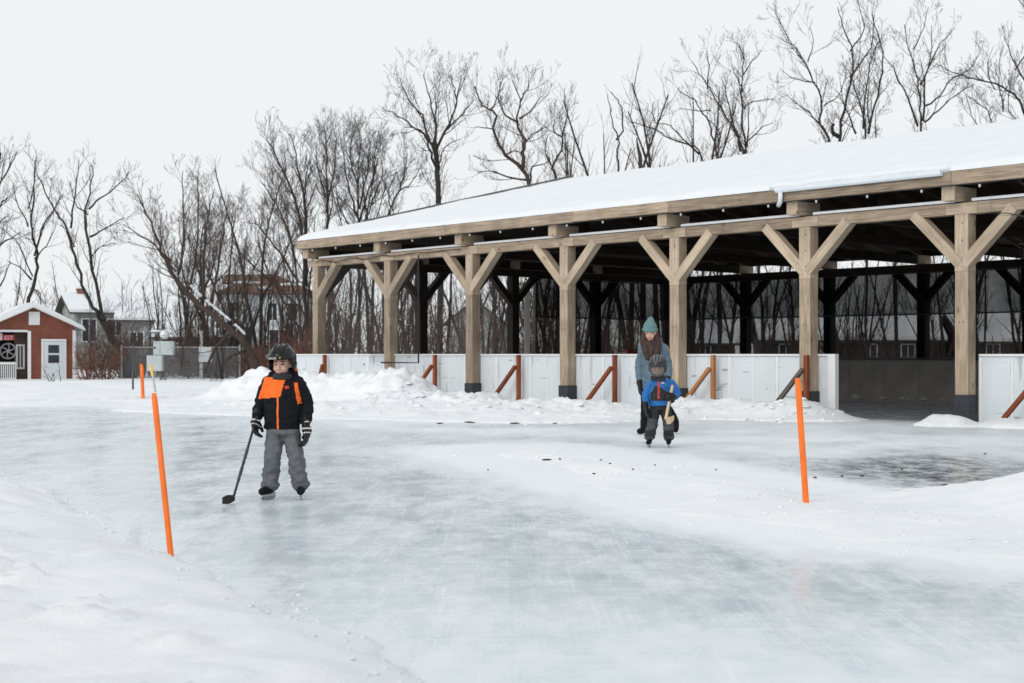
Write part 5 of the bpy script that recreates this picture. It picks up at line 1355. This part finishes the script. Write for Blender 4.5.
# trousers
b = MB(); b.loft([(0, 0, .53, .10, .08), (0, 0, .55, .136, .098), (0, 0, .61, .134, .096), (0, 0, .65, .12, .09)], 24)
limb(b, [(-.066, 0, .56, .076), (-.076, -.012, .43, .074), (-.086, -.025, .32, .069), (-.098, -.012, .19, .070), (-.108, .0, .128, .074)])
limb(b, [(.066, 0, .56, .076), (.092, -.012, .43, .073), (.116, -.025, .32, .069), (.134, -.012, .19, .069), (.146, .005, .128, .073)])
me = fuse(b, 'trousers', .0075, 2, .013, 13, lambda p: 1.7 if p.z < .26 else 1.0)
me.materials.append(KGRY); tr = link(me, 'trousers', boy)
skate(boy, (-.110, .0), (-.165, -.14), s=.95); skate(boy, (.148, .01), (.165, -.14), s=.95)
hm, T = helmet(boy, (-.003, -.012, 1.160), 1.02, -.18, .14)
text('BAUER', .024, GWH, hm, T(-.028, -.157, .018), (PI / 2 + .1, 0, -.36), 'brow_lettering', .002)
b = MB(); b.box(-.004, .004, -.003, .003, -.004, .012); o = b.build('visor_clip', mat('yellow_clip', (.5, .4, .1), .5), hm); o.location = T(.035, -.155, .028)
def glove(par, wr, d, side, s=1.0, curl=.9, pn=None, m=GLV, stripes=True):
    b = MB(); d = Vector(d).normalized(); w = Vector(wr)
    limb(b, [(*(w - d * .055 * s), .048 * s), (*(w - d * .0 * s), .042 * s), (*(w + d * .04 * s), .044 * s)]); hand(b, w + d * .005, d, side, 1.5 * s, curl, pn)
    if stripes:
        pv_ = Vector(pn or (0, 1, 0)); b.ell(w + d * .055 * s - pv_ * .012, (.044 * s, .052 * s, .055 * s), 14, 10); b.ell(w + d * .10 * s - pv_ * .004, (.036 * s, .048 * s, .04 * s), 12, 10)
    me = fuse(b, 'glove', .0065, 2, .003, 40)
    if stripes:
        def st(c, n):
            t = (c - w).dot(d) / s
            return 1 if (-.035 < t < -.022 or .030 < t < .045 or (.075 < t < .085)) and n.y < .35 else 0
        paint(me, [m, GWH], st)
    else: me.materials.append(m)
    return link(me, 'glove', par)
glove(boy, (-.208, -.04, .68), (-.1, -.3, -1), 1, .82, 1.5, (1, -.2, 0)); glove(boy, (.193, -.03, .615), (.06, -.15, -1), -1, .84, 1.1, (-1, 0, 0))
# his stick
st_ = thing('hockey_stick', 'black hockey stick held by the child in the orange jacket, blade resting on the ice', 'hockey stick', (B0.x, B0.y, 0), 0)
top, heel = Vector((-.200, -.065, .70)), Vector((-.352, -.32, .028)); 
o = timber('shaft', heel, top, .015, .020, mat('stick_black', (.012, .014, .013), .4, .3, 20), st_, bevel=.005)
b = MB(); L_ = (top - heel).length
for z0, z1 in ((.16, .19), (.21, .28), (.31, .33), (.36, .43)): b.box(-.0082, .0082, -.0107, .0107, z0, z1)
b.build('shaft_marking', mat('stick_green', (.04, .07, .05), .5), o)
b = MB(); q = [heel + Vector((.01, .02, .012)), heel + Vector((-.008, -.06, -.002)), heel + Vector((-.018, -.14, .0)), heel + Vector((-.04, -.20, .008))]
hgt = [.022, .034, .036, .026]
v = []; 
for p, h_ in zip(q, hgt):
    for sx, sz in ((-.006, -1), (.006, -1), (.006, 1), (-.006, 1)): v.append(p + Vector((sx, -sx * .4, sz * h_ + (h_ - .02))))
f = [(0, 1, 2, 3), (12, 15, 14, 13)] + [(i * 4 + j, (i + 1) * 4 + j, (i + 1) * 4 + (j + 1) % 4, i * 4 + (j + 1) % 4) for i in range(3) for j in range(4)]
b.add(v, f); b.build('blade', mat('tape_black', (.015, .015, .016), .8, .3, 40), st_, bevel=.003)

# --- small child in blue
G0 = at(660, HZ, 18.3); gz = ground(G0.x, G0.y); kid = thing('person', 'small child in a blue jacket and caged helmet carrying a short wooden stick', 'person', (G0.x, G0.y, gz), 0)
BLUE = mat('blue_fabric', (.008, .13, .40), .65, .18, 18, bump=.3, bscale=50); DKG = mat('dark_grey_fabric', (.018, .017, .019), .75, .3, 20, bump=.3, bscale=50); PNT = mat('charcoal_snow_pants', (.014, .015, .017), .75, .35, 16, bump=.3, bscale=40); PATCH = mat('grey_knee_patch', (.05, .054, .058), .7, .25, 14)
HC2 = Vector((-.045, -.11, 1.02)); b = MB(); loc = head_body(b, HC2, .95, -.15, .30)
limb(b, [(-.03, -.06, .98, .042), (0, 0, .86, .05)]); b.loft([(0, .05, .5, .085, .065), (0, .04, .6, .11, .08), (.01, .01, .75, .125, .09), (.02, -.01, .82, .10, .07), (.01, -.03, .88, .06, .05)])
A1 = [(-.12, -.02, .815), (-.185, .02, .68), (-.185, -.05, .575)]; A2 = [(.165, -.02, .815), (.235, .02, .69), (.165, -.15, .655)]
for a in (A1, A2): limb(b, [(a[0][0] * .85, a[0][1], a[0][2] - .01, .034), (*a[1], .028), (*a[2], .022)])
hand(b, A1[2], (0, -.3, -1), 1, .55, .8, (1, 0, 0)); hand(b, A2[2], (-.35, -.75, .05), -1, .55, 1.3, (-1, 0, 0))
KL = [((-.065, .045, .50), (-.10, -.05, .30), (-.135, .02, .09)), ((.065, .045, .50), (.105, -.04, .29), (.115, .03, .09))]
for h_, k_, a_ in KL: limb(b, [(*h_, .052), (*k_, .04), (*a_, .032)])
me = fuse(b, 'body', .010, 3); paint(me, [SKIN, LIP, EYE_M, BROW], face_paint(loc)); link(me, 'body', kid)
b = MB(); b.loft([(0, .04, .53, .145, .115), (.0, .04, .58, .150, .118), (.01, .015, .70, .148, .114), (.02, -.005, .80, .142, .104), (.015, -.02, .86, .115, .09), (-.01, -.05, .90, .085, .085)], 26)
limb(b, [(-.105, -.01, .82, .058), (-.155, .01, .74, .053), (-.185, .015, .67, .050), (-.187, -.035, .60, .045)])
limb(b, [(.14, -.01, .82, .058), (.195, .01, .75, .054), (.222, .01, .69, .050), (.17, -.13, .655, .045)])
me = fuse(b, 'jacket', .009, 3, .010, 15)
DP = [(-.12, .60), (.20, .60), (.19, .70), (.08, .715), (-.035, .80), (-.075, .80), (-.13, .68)]
def kj(c, n):
    if c.y < -.03 and abs(c.x + .03) < .013 and .625 < c.z < .86: return 2
    if c.y < .06 and abs(c.x) < .16 and inpoly(c.x, c.z, DP): return 1
    return 0
paint(me, [BLUE, DKG, mat('red_zip', (.42, .03, .03), .6)], kj); kjo = link(me, 'jacket', kid)
b = MB(); b.box(.0, .045, -.125, -.118, .822, .832); b.box(.01, .035, -.126, -.119, .834, .842); b.build('chest_emblem', GWH, kjo)
b = MB(); b.loft([(0, .045, .47, .09, .08), (0, .045, .49, .13, .105), (0, .045, .57, .13, .105)], 22)
limb(b, [(-.064, .045, .49, .075), (-.088, -.01, .38, .073), (-.104, -.035, .30, .070), (-.122, -.01, .20, .070), (-.133, .02, .15, .072)])
limb(b, [(.066, .045, .49, .075), (.09, -.005, .38, .073), (.106, -.03, .29, .070), (.112, .0, .20, .070), (.116, .03, .145, .072)])
me = fuse(b, 'trousers', .009, 2, .012, 13)
paint(me, [PNT, PATCH], lambda c, n: 1 if n.y < -.35 and (.22 < c.z < .37 or .10 < c.z < .14) else 0); link(me, 'trousers', kid)
skate(kid, (-.135, .02), (-.175, -.12), s=.85); skate(kid, (.116, .03), (.09, -.12), s=.85)
hm2, T2 = helmet(kid, HC2 + Vector((.004, .012, .045)), 1.04, -.15, .28, mat('helmet_charcoal', (.016, .017, .02), .35, .3, 10), mat('helmet_grey', (.16, .165, .17), .4, .2, 12))
b = MB(); WIRE = mat('cage_wire', (.16, .165, .17), .4, .1, 8, metallic=.3)
for z in (-.015, -.045, -.075, -.103):
    w_ = 1.0 if z > -.09 else .8; b.tube([T2(.105 * w_ * math.sin(t), -.02 - .128 * math.cos(t), z) for t in np.linspace(-1.4, 1.4, 14)], .0042, 5)
for x in (-.08, -.05, -.018, .018, .05, .08): b.tube([T2(x, -.02 - .128 * math.sqrt(max(0, 1 - (x / .105) ** 2)), z) for z in (.02, -.03, -.07)] + [T2(x * .8, -.02 - .125 * math.sqrt(max(0, 1 - (x / .105) ** 2)), -.11)], .0042, 5)
b.build('face_cage', WIRE, hm2)
b = MB(); b.loft([(-.02, -.06, .86, .10, .095), (-.035, -.08, .90, .095, .095), (-.04, -.09, .94, .08, .085)], 18); me = fuse(b, 'neck_warmer', .009, 3, .008, 18); me.materials.append(MATS['charcoal_fleece']); link(me, 'neck_warmer', kid)
glove(kid, (-.188, -.05, .565), (0, -.3, -1), 1, .8, .9, (1, 0, 0), stripes=False); glove(kid, (.165, -.155, .655), (-.35, -.75, .05), -1, .8, 1.5, (-1, 0, -.2), stripes=False)
ws = thing('hockey_stick', 'short pale wooden stick held up in front of the small child in blue', 'hockey stick', (G0.x, G0.y, gz), 0)
PWD = wood('pale_stick_wood', (.62, .46, .33), .05, .8)
timber('shaft', (.035, -.36, .375), (.145, -.15, .80), .03, .036, PWD, ws, bevel=.006)
b = MB(); q = [Vector((.035, -.345, .39)), Vector((.05, -.38, .36)), Vector((.09, -.40, .365)), Vector((.135, -.41, .40))]
v = []
for p, h_ in zip(q, (.028, .045, .045, .03)):
    for sy, sz in ((.008, -1), (-.008, -1), (-.008, 1), (.008, 1)): v.append(p + Vector((0, sy, sz * h_)))
b.add(v, [(0, 1, 2, 3), (12, 15, 14, 13)] + [(i * 4 + j, (i + 1) * 4 + j, (i + 1) * 4 + (j + 1) % 4, i * 4 + (j + 1) % 4) for i in range(3) for j in range(4)])
b.build('blade', PWD, ws, bevel=.004)

# --- woman in the grey blue coat
W0 = at(648, HZ, 21.3); wz = ground(W0.x, W0.y); wo = thing('person', 'woman in a grey blue coat and teal knit hat skating behind the child in blue', 'person', (W0.x, W0.y, wz), 0)
COAT = mat('grey_blue_coat', (.10, .15, .195), .75, .2, 14, bump=.3, bscale=40); TEAL = mat('teal_knit', (.12, .225, .235), .9, .25, 40, bump=.6, bscale=70); HAIR = mat('brown_hair', (.034, .013, .009), .6, .5, 25, stretch=(6, 6, .8)); LEGG = mat('black_leggings', (.007, .007, .008), .8, .3, 20, spec=.2)
HW = Vector((.025, -.06, 1.515)); b = MB(); loc = head_body(b, HW, 1.08, -.15, .22)
limb(b, [(.04, -.02, 1.45, .05), (.08, .0, 1.34, .055)]); b.loft([(.07, .0, .80, .15, .11), (.08, 0, 1.0, .125, .09), (.09, 0, 1.2, .15, .1), (.09, 0, 1.32, .16, .09), (.08, 0, 1.38, .08, .06)])
WA1 = [(-.075, .0, 1.29), (-.125, .03, 1.03), (-.13, -.04, .83)]; WA2 = [(.255, .01, 1.29), (.325, .05, 1.02), (.28, -.10, .82)]
for a in (WA1, WA2): limb(b, [(*a[0], .055), (*a[1], .042), (*a[2], .03)])
hand(b, WA1[2], (0, -.2, -1), 1, .75, .7, (1, 0, 0)); hand(b, WA2[2], (-.1, -.4, -1), -1, .75, .7, (-1, 0, 0))
WL = [((.0, .0, .80), (-.045, -.02, .45), (-.055, .02, .10)), ((.145, .0, .80), (.245, -.02, .46), (.405, .22, .22))]
for h_, k_, a_ in WL: limb(b, [(*h_, .075), (*k_, .046), (*a_, .034)])
me = fuse(b, 'body', .011, 3); paint(me, [SKIN, LIP, EYE_M, BROW], face_paint(loc)); link(me, 'body', wo)
b = MB(); b.loft([(.065, .0, .66, .185, .14), (.07, 0, .80, .185, .14), (.08, 0, 1.0, .165, .125), (.09, 0, 1.2, .185, .13), (.09, 0, 1.31, .185, .115), (.085, 0, 1.37, .125, .095), (.07, -.01, 1.42, .09, .085)], 28)
limb(b, [(-.06, 0, 1.29, .078), (-.10, .02, 1.15, .072), (-.128, .03, 1.03, .068), (-.132, -.01, .92, .062), (-.132, -.035, .85, .058)])
limb(b, [(.225, 0, 1.29, .074), (.275, .03, 1.15, .068), (.305, .045, 1.02, .064), (.30, -.03, .90, .062), (.285, -.08, .845, .058)])
limb(b, [(.02, .08, 1.40, .06), (.09, .12, 1.40, .07), (.17, .08, 1.38, .06)])
me = fuse(b, 'coat', .011, 3, .010, 12); me.materials.append(COAT); link(me, 'coat', wo)
b = MB(); b.loft([(.07, .0, .70, .15, .12), (.07, 0, .85, .15, .12)], 20)
limb(b, [(.0, .0, .80, .10), (-.025, -.015, .62, .085), (-.045, -.02, .45, .067), (-.05, .01, .26, .062), (-.055, .02, .13, .05)]); limb(b, [(.145, .0, .80, .10), (.20, -.015, .62, .085), (.245, -.02, .46, .067), (.34, .10, .33, .064), (.41, .22, .23, .05)])
me = fuse(b, 'leggings', .011, 2, .006, 14); me.materials.append(LEGG); link(me, 'leggings', wo)
b = MB(); limb(b, [(-.055, .03, .2, .06), (-.06, .03, .10, .056), (-.075, -.02, .062, .05)]); limb(b, [(-.055, .04, .06, .048), (-.10, -.06, .055, .05), (-.14, -.14, .05, .044)]); me = fuse(b, 'boot', .011, 3); me.materials.append(KBLK); link(me, 'boot', wo)
b = MB(); limb(b, [(.39, .19, .27, .06), (.425, .25, .20, .06), (.44, .27, .14, .055)]); limb(b, [(.45, .29, .18, .05), (.445, .24, .10, .05), (.435, .18, .055, .044)]); me = fuse(b, 'boot', .011, 3); me.materials.append(KBLK); link(me, 'boot', wo)
# hat
R_ = Matrix.Rotation(.2, 3, 'X'); b = MB(); b.ell(HW + Vector((.002, .02, .075)), (.103, .115, .12), 20, 14, R_); b.ell(HW + Vector((.010, .03, .178)), (.058, .062, .066), 14, 10); b.tube([HW + Vector((.1 * math.cos(t), .012 + .112 * math.sin(t), .048 + .022 * -math.sin(t) * -1)) for t in np.linspace(0, 2 * PI, 24)], .022, 8, cap=False)
me = fuse(b, 'knit_hat', .010, 3, .006, 30); me.materials.append(TEAL); link(me, 'knit_hat', wo)
b = MB()
limb(b, [(-.05, -.03, 1.50, .05), (-.065, -.07, 1.38, .062), (-.045, -.125, 1.26, .060), (-.02, -.15, 1.14, .040)]); limb(b, [(.11, -.02, 1.50, .05), (.135, -.06, 1.38, .064), (.125, -.12, 1.26, .064), (.11, -.15, 1.13, .042)]); limb(b, [(.035, .04, 1.5, .09), (.05, .03, 1.40, .085)]); limb(b, [(.03, -.105, 1.345, .055), (.04, -.14, 1.25, .055), (.045, -.155, 1.16, .035)])
limb(b, [(-.04, -.09, 1.36, .05), (.03, -.12, 1.355, .045), (.11, -.09, 1.36, .05)])
me = fuse(b, 'hair', .011, 3, .012, 22); me.materials.append(HAIR); link(me, 'hair', wo)
glove(wo, (-.132, -.045, .80), (0, -.2, -1), 1, 1.05, .7, (1, 0, 0), stripes=False); glove(wo, (.28, -.11, .79), (-.1, -.4, -1), -1, 1.05, .7, (-1, 0, 0), stripes=False)
